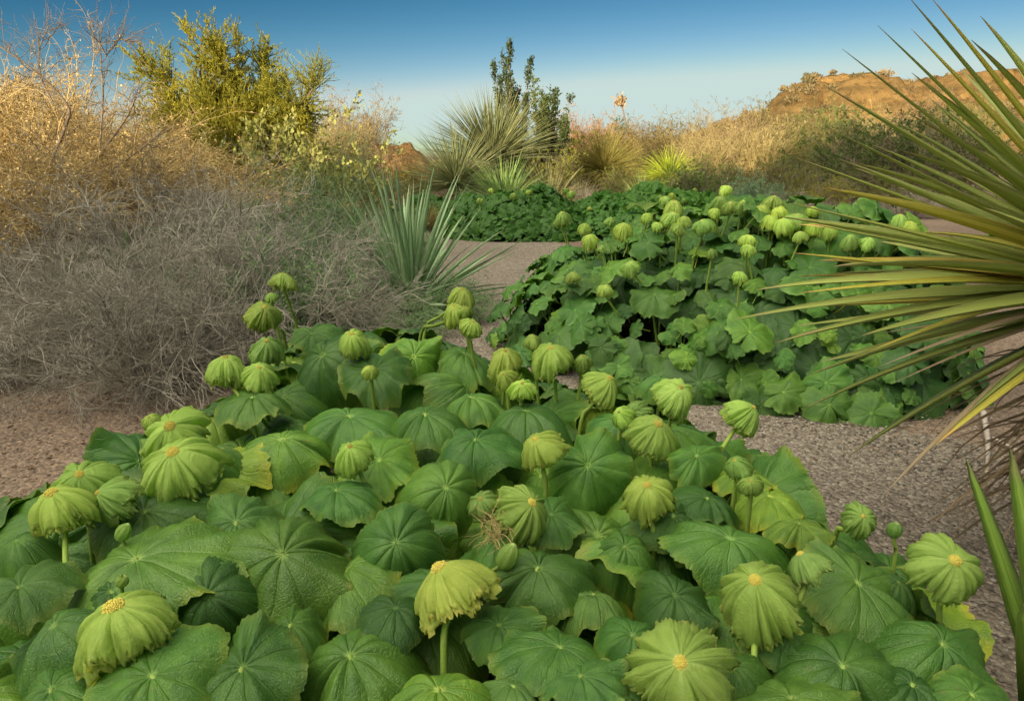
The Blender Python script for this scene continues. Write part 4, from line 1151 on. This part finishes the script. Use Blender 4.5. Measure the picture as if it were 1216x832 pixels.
for (px, d, s, z) in [(150, 5.0, .8, .72), (70, 5.6, .8, .62), (250, 5.6, .9, .85), (20, 6.0, .8, .45), (-60, 5.6, .8, .4), (330, 6.1, .9, .8), (130, 6.3, 1.05, 1.1), (220, 7.0, 1.1, 1.15), (300, 7.4, 1.0, .95), (85, 7.2, 1.0, .85), (350, 8.4, .9, .65), (160, 8.2, 1.2, 1.3), (250, 8.8, 1.2, 1.1), (330, 9.4, 1.1, .8), (395, 9.8, .9, .5), (190, 5.9, .8, .8)]:
    q = P(px, 185, d); sp.append((q.x, q.y, rs.uniform(0, 6.28), s, z))
place([protoG, protoG2], sp, used)
sp = []
for (px, d, s, z) in [(10, 8.0, .9, .7), (-50, 7.8, 1.0, .75), (-20, 9.2, 1.1, .88), (55, 9.3, 1.1, .86), (115, 9.8, 1.15, .78), (175, 10.3, 1.1, .64), (225, 11, 1.0, .50), (285, 11.8, 1.0, .38), (20, 11.2, 1.2, 1.1), (95, 12, 1.2, 1.0), (160, 12.5, 1.2, .78), (325, 12.6, .9, .30), (-60, 10.6, 1.2, 1.1), (200, 13.5, 1.0, .6), (-150, 9.5, 1.2, 1.1), (60, 14.5, 1.3, 1.1), (140, 16, 1.3, .95), (-40, 14, 1.3, 1.2), (10, 17, 1.4, 1.3)]:
    q = P(px, 185, d); sp.append((q.x, q.y, rs.uniform(0, 6.28), s, z))
place([protoT, protoT2], sp, used)

# dead tree with pale crooked limbs at the left edge
def dead_tree():
    d = 8.2
    base = P(12, 330, d); base.z = 0
    t = thing('dead_tree', 'leafless tree with pale crooked limbs rising from the thicket at the left edge', 'tree', (base.x, base.y, 0))
    acc = Acc(); rng = rng_of(61)
    def limb(pts, a, b):
        V, q = tube1([Vector(P(x, y, dd)) - base for x, y, dd in pts], a, b, 7, 22); acc.add(V, q)
        return np.array([tuple(Vector(P(x, y, dd)) - base) for x, y, dd in pts])
    V, q = tube1([(0, 0, 0), Vector(P(30, 310, d)) - base, Vector(P(62, 262, d + .1)) - base], .035, .024, 8, 18); acc.add(V, q)
    main = [limb([(62, 262, 8.30), (95, 222, 8.50), (118, 185, 8.60), (150, 140, 8.80), (160, 118, 8.90)], .022, .006),
            limb([(62, 262, 8.30), (58, 205, 8.20), (78, 150, 8.10), (80, 125, 8.10), (42, 85, 8.00), (-20, 42, 7.90)], .020, .006),
            limb([(62, 120, 8.10), (50, 95, 8.10), (46, 62, 8.10), (58, 30, 8.10)], .009, .003),
            limb([(118, 185, 8.60), (122, 120, 8.70), (120, 70, 8.80), (118, 42, 8.80)], .012, .003),
            limb([(121, 75, 8.70), (140, 48, 8.70), (155, 50, 8.70)], .005, .002),
            limb([(30, 310, 8.20), (5, 265, 8.10), (-30, 220, 8.00)], .016, .006),
            limb([(95, 222, 8.50), (150, 190, 8.40), (200, 150, 8.50)], .012, .004)]
    for m in main:
        k = 9; tt = np.linspace(0, len(m) - 1, k); pol = np.stack([np.interp(tt, np.arange(len(m)), m[:, c]) for c in range(3)], 1)[None]
        p, dd, _ = spawn(rng, pol, 26, .1, .7); L = grow(rng, p, dd, rng.uniform(.15, .5, 26), 7, .2, .02)
        acc.add(*tubes(L, np.repeat(np.linspace(.004, .0015, 7)[None], 26, 0), 4))
        p, dd, _ = spawn(rng, L, 110, .1, .7); L = grow(rng, p, dd, rng.uniform(.08, .25, 110), 5, .25, .02)
        acc.add(*tubes(L, np.repeat(np.linspace(.002, .001, 5)[None], 110, 0), 3))
    link('trunk', acc.mesh('trunk', M_bark), t)
dead_tree()

# grey green fine shrubs round the yucca
G_gg = 'fine grey green shrubs between the thicket and the path'
LG = ['fine grey green shrub in front of the stiff grey yucca', 'fine grey green shrub left of the stiff grey yucca', 'fine grey green shrub behind the stiff grey yucca', 'low grey green shrub at the edge of the gravel right of the yucca foot',
      'grey green shrub mingling with bare twigs in the middle of the thicket', 'small grey green sprig low in the shaded thicket at the left']
pr = shrub('grey_green_shrub', LG[0], 'shrub', G_gg, 111, .62, 1, 22, 200, 1300, 2600, M_gg, M_gg, 16000, .026, .010, lcolor=(.85, 1.1, .75), r0=.007, bend=.14, grav=-.01, lean=1.0, l2=.5, l3=.3, l4=.14)
sp = []
for (px, d, s, z), lb in zip([(440, 6.5, .9, .42), (340, 6.9, 1.0, 1.0), (440, 9.0, 1.1, 1.2), (530, 7.3, .7, .55), (300, 6.5, .9, 1.0), (165, 5.6, .6, .7), (345, 5.9, .9, 1.1), (255, 6.1, .8, 1.0), (350, 8.0, 1.2, 1.5), (225, 7.4, .9, 1.2), (120, 6.6, .7, 1.0), (310, 8.6, 1.1, 1.3), (395, 5.8, .7, .4)], LG + ['fine grey green shrub threaded through the bare grey twigs of the thicket'] * 7):
    q = P(px, 185, d); sp.append((q.x, q.y, rs.uniform(0, 6.28), s, z, lb))
place([pr], sp, used)
pr = shrub('green_shrub', 'soft green shrub in half shade under the sunlit pale bush', 'shrub', 'green shrubs left of the far rosettes', 112, 1.0, 1, 20, 180, 1200, 2400, M_gg, M_dk, 14000, .03, .008, r0=.008, lean=.9, upj=.3, lcolor=(2.2, 1.9, 1.5))
q1, q2, q3 = P(398, 185, 14), P(375, 185, 12), P(345, 185, 11)
place([pr], [(q1.x, q1.y, 0, 1.1, 1.3), (q2.x, q2.y, 1, .9, 1.05, 'lower green shrub in front of the half shaded one, by the thicket edge'), (q3.x, q3.y, 2, .9, 1.1, 'dull green shrub merging with the right end of the bare thicket')], used)

# palo verde tree
def palo_verde():
    c = P(285, 185, 16)
    t = thing('palo_verde_tree', 'tall feathery yellow green tree standing above the thicket on the left', 'tree', (c.x, c.y, gz(c.x, c.y)))
    rng = rng_of(71); acc = Acc(); fol = Acc()
    def pt(px, py, d=16): return np.array(P(px, py, d)) - np.array([c.x, c.y, gz(c.x, c.y)])
    limbs = [[(282, 240), (270, 170), (245, 110), (238, 60), (240, 15)], [(282, 240), (262, 160), (225, 110), (200, 80), (178, 55)], [(285, 240), (282, 160), (280, 90), (282, 28)],
             [(288, 240), (300, 160), (312, 100), (318, 42)], [(288, 240), (308, 170), (318, 120), (322, 90), (330, 80)], [(290, 240), (330, 150), (352, 105), (368, 85), (375, 70)],
             [(284, 240), (255, 175), (215, 130), (188, 120)], [(284, 240), (262, 150), (255, 90), (262, 40)], [(282, 240), (250, 190), (220, 160), (205, 100), (200, 45)], [(290, 240), (310, 180), (330, 140), (345, 120)]]
    P1 = []
    for i, l in enumerate(limbs):
        dz = rng.uniform(-.8, .8)
        m = np.array([pt(x, y + (26 if y < 130 else 0), 16 + dz * min(1, k * .4)) for k, (x, y) in enumerate(l)]); m[0] = (0, 0, 0)
        V, q = tube1(m, .055 if i < 6 else .035, .008, 6, 18); acc.add(V, q)
        tt = np.linspace(0, len(m) - 1, 12); P1.append(np.stack([np.interp(tt, np.arange(len(m)), m[:, k]) for k in range(3)], 1))
    P1 = np.array(P1) + rng.normal(0, .02, (len(P1), 12, 3))
    p, dd, _ = spawn(rng, P1, 330, .3, .6); L2 = grow(rng, p, dd, rng.uniform(.2, .62, 330), 7, .14, .06)
    fol.add(*tubes(L2, np.repeat(np.linspace(.012, .006, 7)[None], 330, 0), 4))
    p, dd, _ = spawn(rng, L2, 2400, .15, .6); L3 = grow(rng, p, dd, rng.uniform(.15, .45, 2400), 5, .15, .05)
    fol.add(*tubes(L3, np.repeat(np.linspace(.007, .004, 5)[None], 2400, 0), 3))
    link('trunk', acc.mesh('trunk', M_bark), t)
    p, d = pts_on(rng, L3, 75000)
    # keep the top thin and patchy
    keep = np.array([1.0 if q_[2] < 2.3 else .75 + .5 * math.sin(q_[0] * 2.3 + 1) * math.cos(q_[2] * 2.1) for q_ in p])
    keep = np.where(p[:, 0] > .9, keep * np.where(p[:, 2] > 2.3, .22, 1), keep)
    k = rng.random(len(p)) < keep
    p, d = p[k], d[k]
    V, q = cards(rng, p, .075, .017, d, .6, .4); fol.add(V, q)
    # dense lower skirt of fine green twigs
    a = rng.uniform(0, 2 * PI, 520); base = np.stack([np.cos(a) * rng.uniform(0, .95, 520) + .1, np.sin(a) * rng.uniform(0, .8, 520), rng.uniform(.4, 2.0, 520)], 1)
    L = grow(rng, base, np.stack([np.cos(a) * .5, np.sin(a) * .5, np.ones(520)], 1), rng.uniform(.5, 1.25, 520), 7, .12, 0)
    fol.add(*tubes(L, np.repeat(np.linspace(.007, .003, 7)[None], 520, 0), 3))
    p, dd, _ = spawn(rng, L, 4500, .1, .5); L = grow(rng, p, dd, rng.uniform(.15, .4, 4500), 4, .12, .05)
    fol.add(*tubes(L, np.repeat(np.linspace(.005, .003, 4)[None], 4500, 0), 3))
    p, d = pts_on(rng, L, 48000); V, q = cards(rng, p, .08, .016, d, .4, .3); fol.add(V, q)
    link('crown', fol.mesh('crown', M_pv, smooth=False), t)
palo_verde()

# pale bush
pr = shrub('pale_bush', 'rounded pale yellow bush with small pointed top right of the feathery tree', 'bush', None, 121, 1.35, 1, 24, 160, 700, 0, M_bark, M_pale, 9000, .07, .045, r0=.01, lean=.75, l2=.35, l3=.22)
q = P(368, 185, 13.0); place([pr], [(q.x, q.y, 0, 1.0, 1.3)], used)
pr = shrub('pale_bush', 'small pale yellow bush at the left foot of the feathery tree', 'bush', None, 122, .9, 1, 18, 120, 500, 0, M_bark, M_pale, 5000, .06, .035, r0=.01, lean=.8, l2=.35, l3=.22)
q = P(232, 185, 13.6); place([pr], [(q.x, q.y, 0, 1.0, 1.5)], used)

# ------------------------------------------------------------ far rosettes and columns
def far_rosette(px, d, zc, L, n, W, label, mat, el0=-20, el1=88, droop=.25, color=(1, 1, 1), skirt=80, seed=0, name='spiky_rosette', sk=True, chan=.2):
    q = P(px, 185, d); g0 = gz(q.x, q.y)
    t = thing(name, label, 'yucca' if name == 'yucca' else 'rosette plant', (q.x, q.y, g0), 'spiky rosettes in the back of the garden')
    if zc > .3:
        V, f = tube1([(0, 0, -.05), (0, .02, zc * .5), (0, 0, zc)], .10, .08, 8, 6); link('trunk', mesh('trunk', V, f, [M_bark]), t)
    link('blades', rosette_mesh('blades', 200 + seed, n, L, W, el0, el1, droop, mat, chan=chan), t, loc=(0, 0, zc), color=color)
    if sk: link('dead_leaf_skirt', skirt_mesh('dead_leaf_skirt', 300 + seed, skirt, L * .75, W * .5, M_strawb, zc * .5), t, loc=(0, 0, zc), color=(.9, .85, .8))
    return t
far_rosette(542, 18.5, .85, 1.45, 520, .030, 'grey yucca with long spreading blades, left of the tall one in the back', M_bluey, -12, 80, .2, (1.0, .86, .62), 200, 1, 'yucca')
far_rosette(585, 20.5, 1.3, 1.85, 760, .032, 'tallest grey yucca in the back, its blades fanning against the sky', M_bluey, 8, 85, .14, (1.0, .86, .62), 260, 2, 'yucca')
far_rosette(600, 17.0, .35, 1.3, 420, .022, 'green grassy yucca in front of the tall grey one', M_yucca, 5, 86, .35, (.9, 1.15, 1.5), 60, 3, 'yucca')
far_rosette(655, 17.6, .3, 1.15, 200, .024, 'thin bladed grass like yucca behind the far green mound', M_strawb, 20, 88, .5, (.9, 1.05, .75), 40, 4, 'yucca')
far_rosette(718, 23.0, .95, 1.3, 1700, .015, 'large round golden green rosette of needle thin blades', M_grass, -25, 88, .12, (1.0, 1.1, .7), 160, 5)
far_rosette(690, 18.5, .2, .75, 600, .010, 'low grey spiky tuft between the far green mound and the golden rosette', M_twig, 0, 88, .15, (1.5, 1.4, 1.35), 60, 6)
far_rosette(768, 19.5, .15, .95, 300, .018, 'low green grassy rosette right of the grey spiky tuft', M_yucca, 5, 80, .25, (.85, 1.0, 1.3), 50, 7)
far_rosette(797, 22.0, .75, .95, 380, .042, 'bright yellow green rosette glowing in the sun', M_yucca, -20, 86, .3, (1.25, 1.3, .6), 60, 8, 'yucca')
far_rosette(826, 21.0, .35, .95, 260, .022, 'dark green rosette leaning against the bright yellow green one', M_yucca, -5, 80, .5, (.5, .65, .7), 60, 9)

def leafy_column(px, d, ztop, rad, label, color, seed, n=2600):
    q = P(px, 185, d); g0 = gz(q.x, q.y); rng = rng_of(seed)
    t = thing('columnar_shrub', label, 'shrub', (q.x, q.y, g0), 'dark upright shrubs in the back')
    acc = Acc(); ns = 7
    a = rng.uniform(0, 2 * PI, ns); L1 = grow(rng, np.stack([np.cos(a) * rad * .3, np.sin(a) * rad * .3, np.zeros(ns)], 1), np.stack([np.cos(a) * .06, np.sin(a) * .06, np.ones(ns)], 1), ztop * np.r_[1, rng.uniform(.6, .95, ns - 1)], 12, .035, .03)
    acc.add(*tubes(L1, np.repeat(np.linspace(.02, .006, 12)[None], ns, 0), 5))
    p, dd, tt = spawn(rng, L1, 320, .15, .7); L2 = grow(rng, p, dd * .8 + np.array([0, 0, .9]), rad * rng.uniform(.6, 1.5, 320) * (1.15 - tt * .8), 5, .12, .08)
    acc.add(*tubes(L2, np.repeat(np.linspace(.006, .003, 5)[None], 320, 0), 3))
    link('branches', acc.mesh('branches', M_bark), t)
    p, dd = pts_on(rng, L2, n); p = p + rng.normal(0, .035, p.shape); V, f = cards(rng, p, .075, .04, dd, .8, .2)
    link('foliage', mesh('foliage', V, f, [M_dk]), t, color=color)
leafy_column(610, 22.5, 4.25, .42, 'tallest dark green upright shrub behind the grey yucca', (1.1, 1.0, 1.0), 401, 9000)
leafy_column(597, 22.3, 3.4, .35, 'shorter dark upright shrub left of the tallest one', (.9, .9, 1.2), 404, 7000)
leafy_column(641, 21.5, 3.35, .36, 'olive upright shrub right of the tallest dark one', (2.3, 1.9, 1.3), 402, 6500)
leafy_column(655, 21.0, 3.1, .42, 'dark upright shrub with pointed top, rightmost of the four', (1.3, 1.2, 1.0), 403, 7500)

# flower stalk of an agave against the sky
q = P(755, 185, 45)
t = thing('agave_flower_stalk', 'single leaning dried flower stalk with a tuft at its tip against the sky', 'flower stalk', (q.x, q.y, gz(q.x, q.y)))
e = np.array(P(737, 120, 45)) - np.array(t.location)
V, f = tube1([(0, 0, 0), e * .5 + np.array([.1, 0, .0]), e], .06, .04, 6, 8); link('stalk', mesh('stalk', V, f, [M_bark]), t)
g = rng_of(6); pp = e[None] + g.normal(0, .13, (160, 3)); V, f = cards(g, pp, .2, .12); link('tuft', mesh('tuft', V, f, [M_scrub]), t)

# scrub, grasses and bushes at the back
G_sc = 'brown scrub bushes along the back of the garden'
LS = 'brown twiggy scrub bush in the sunlit band below the hill'
s1 = shrub('scrub_bush', LS, 'bush', G_sc, 131, 1.9, 1, 30, 220, 1100, 1500, M_scrub, M_scrub, 8000, .05, .02, r0=.016, bend=.1, grav=.0, lean=.6, l2=.4, l3=.26, l4=.12, upj=.5)
s2 = shrub('scrub_bush', LS, 'bush', G_sc, 132, 1.6, 1, 40, 260, 1100, 1300, M_grass, M_grass, 5000, .09, .012, r0=.012, bend=.07, grav=.0, lean=.5, l2=.45, l3=.3, l4=.12, upj=.8)
s3 = shrub('green_desert_bush', 'loose green bush in the back of the garden', 'bush', 'green bushes in the back of the garden', 133, 1.6, 1, 22, 200, 900, 1100, M_bark, M_pv, 14000, .06, .022, r0=.014, bend=.12, grav=-.02, lean=.9, l2=.42, l3=.28, l4=.12, lcolor=(.5, .62, .9))
sp = []
for (px, d, s, z, c) in [(800, 30, 1.1, 1.0, None), (835, 27, 1.2, 1.05, None), (862, 28.5, 1.3, 1.1, None), (900, 27, 1.2, 1.15, None), (930, 29, 1.3, 1.2, None), (960, 27, 1.2, 1.1, None), (880, 34, 1.4, 1.3, None), (820, 36, 1.4, 1.15, None), (770, 34, 1.3, 1.1, None),
                         (990, 30, 1.4, 1.5, None), (430, 30, 1.4, 1.35, None), (408, 26, 1.2, 1.25, None), (700, 34, 1.3, 1.25, (1.1, .85, .8)), (680, 36, 1.4, 1.2, (1.1, .85, .8)), (730, 37, 1.4, 1.1, (1.1, .85, .8)), (390, 36, 1.6, 1.3, None), (345, 30, 1.5, 1.1, None),
                         (1040, 33, 1.5, 1.5, None), (1090, 36, 1.6, 1.6, None), (1150, 34, 1.6, 1.6, None), (850, 42, 1.7, 1.3, None), (915, 44, 1.7, 1.4, None), (970, 42, 1.7, 1.4, None), (745, 27.5, 1.0, .8, None)]:
    q = P(px, 185, d); row = [q.x, q.y, rs.uniform(0, 6.28), s, z]
    c = c or rs.choice([(1, 1, 1), (.62, .70, .5), (.75, .8, .6), (.85, .72, .66), (.5, .6, .42)])
    sp.append(tuple(row + [None, c]))
place([s1, s2], sp, used)
lbl = ['green bush right of the upright dark shrubs', 'round yellow green bush between the upright shrubs and the golden rosette', 'dull green bush in shade behind the long yucca blades', 'second green bush in shade further right behind the yucca blades',
       'green bush against the sky behind the golden rosette', 'green bush at the foot of the hill at the right', 'green bush in front of the brown scrub, beside the grey green one', 'dark green low bush under the brown scrub']
sp = []
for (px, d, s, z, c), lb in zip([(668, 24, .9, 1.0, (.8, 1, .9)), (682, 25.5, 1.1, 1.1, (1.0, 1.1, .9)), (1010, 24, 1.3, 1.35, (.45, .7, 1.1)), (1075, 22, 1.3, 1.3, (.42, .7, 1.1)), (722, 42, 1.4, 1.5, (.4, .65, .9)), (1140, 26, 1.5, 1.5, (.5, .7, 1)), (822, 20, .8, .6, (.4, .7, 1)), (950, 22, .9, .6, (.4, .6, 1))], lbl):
    q = P(px, 185, d); sp.append((q.x, q.y, rs.uniform(0, 6.28), s, z, lb, c))
place([s3], sp, used)
gg2 = shrub('grey_green_bush', 'soft blue green bush behind the crest of the right hand mound', 'bush', None, 141, .85, 1, 30, 260, 1300, 1500, M_gg, M_gg, 12000, .035, .014, r0=.008, lean=.8, upj=.4, lcolor=(.8, 1.0, 1.0))
q = P(897, 185, 17.5); place([gg2], [(q.x, q.y, 0, .95, 1.0)], used)
low = shrub('low_brown_bush', 'low brown twiggy bush on the bare soil to the right', 'bush', 'low brown bushes on bare soil', 142, .6, 1, 30, 240, 1100, 1500, M_twig, M_scrub, 3000, .03, .01, r0=.008, lean=1.1)
LL = ['low brown bush right of the blue green one', 'low brown bush left of the blue green one', 'low brown bush on the soil behind the yucca blades', 'farther low brown bush on the soil behind the yucca blades', 'low brown bush on bare soil left of the path end', 'low brown bush in front of the orange mound']
place([low], [(*P(px, 185, d)[:2], rs.uniform(0, 6), s, z, lb) for (px, d, s, z), lb in zip([(940, 17, 1.3, 1.0), (858, 18.5, 1.2, .9), (1010, 17, 1.3, .8), (1080, 19, 1.4, .9), (455, 19, 1.3, .8), (445, 26, 1.8, 1.3)], LL)], used)
tuft = far_rosette(505, 15.5, .05, .6, 300, .010, 'small tuft of pale grass beside the bend of the path', M_grass, 20, 88, .5, (.9, .95, .8), 20, 21, 'grass_tuft')
far_rosette(470, 13.0, .05, .5, 260, .010, 'small grass tuft behind the stiff grey yucca', M_grass, 20, 88, .5, (.7, .85, .6), 20, 22, 'grass_tuft')

bushlets = [(665, 20, .55, .8, (.9, 1.0, 1.3)), (735, 21, .5, .55, (.7, .9, 1.2)), (752, 25, .7, .75, (1.1, .95, .9)), (842, 24, .7, .7, (.6, .8, 1.2)), (870, 22, .6, .6, (.9, .9, 1.3)), (778, 26, .7, .7, (.8, .9, .8)), (630, 23, .7, .9, (.6, .7, .9)), (500, 23, .8, .6, (1.1, 1, .9)), (425, 19, .7, .7, (.5, .65, .9)), (925, 20, .7, .7, (.8, .85, 1.2)), (985, 19, .6, .5, (.9, .95, 1.1)), (1045, 20, .7, .6, (.7, .8, 1.1)), (708, 27, .8, .8, (1.3, 1.1, .9)), (640, 28, .9, .9, (1.1, 1, .9))]
pr2 = s3.copy(); COL.objects.link(pr2)
pr2['label'] = 'small rounded bush among the rosettes and scrub in the back'; pr2['group'] = 'small bushes among the rosettes in the back'; pr2['category'] = 'bush'
for ch in list(s3.children):
    c = ch.copy(); COL.objects.link(c); c.parent = pr2
place([pr2], [(P(px, 185, d)[0], P(px, 185, d)[1], rs.uniform(0, 6.28), s, z, None, c) for px, d, s, z, c in bushlets], used)

# distant scrub on the hillside and plain, too many to count
def distant_scrub():
    rng = rng_of(91); pts = []; sz = []
    while len(pts) < 1700:
        x = rng.uniform(-110, 120); y = rng.uniform(46, 130)
        z = hill_h(x, y) if x > -11 and y > 50 else gz(x, y)
        if mnoise.noise(Vector((x * .06, y * .06, 1))) < -.1: continue
        pts.append((x, y, max(z, gz(x, y) if y < 60 else z))); sz.append(rng.uniform(.3, 1.1))
    pts = np.array(pts); sz = np.array(sz); m = 60
    c = np.repeat(pts, m, 0); s = np.repeat(sz, m)
    o = rng.normal(0, 1, (len(c), 3)); o = o / np.linalg.norm(o, axis=1)[:, None] * rng.uniform(.3, 1, (len(c), 1)) * s[:, None]
    o[:, 2] = np.abs(o[:, 2]) * .8
    V, f = cards(rng, c + o * .8, .45, .22, o, .5, .3)
    ob = link('distant_scrub', mesh('distant_scrub', V, f, [simple('distant_scrub', (.12, .11, .05), (.30, .22, .11), .15, .9, .05)]))
    ob['kind'] = 'stuff'; ob['label'] = 'scattered scrub over the far hillside and plain'; ob['category'] = 'scrub'
distant_scrub()

# bleached branch and dead leaves by the yucca foot
def dead_wood(name, pts, r0, r1, label):
    V, q = tube1(pts, r0, r1, 8, 14)
    V = V + rng_of(1).normal(0, .0015, V.shape)
    o = link(name, mesh(name, V, q, [simple('bleached_wood', (.36, .31, .26), (.55, .50, .44), 25, .9, fine=(.25, .2, .17))]))
    o['label'] = label; o['category'] = 'branch'
dead_wood('dead_branch', [PZ(1172, 565, .015), PZ(1173, 525, .03), PZ(1168, 490, .05)], .008, .018, 'bleached grey piece of wood on the gravel under the yucca')
dead_wood('dead_branch', [PZ(1180, 520, .02), PZ(1230, 545, .03), PZ(1280, 560, .02)], .008, .012, 'thin grey stick lying towards the right edge under the yucca')
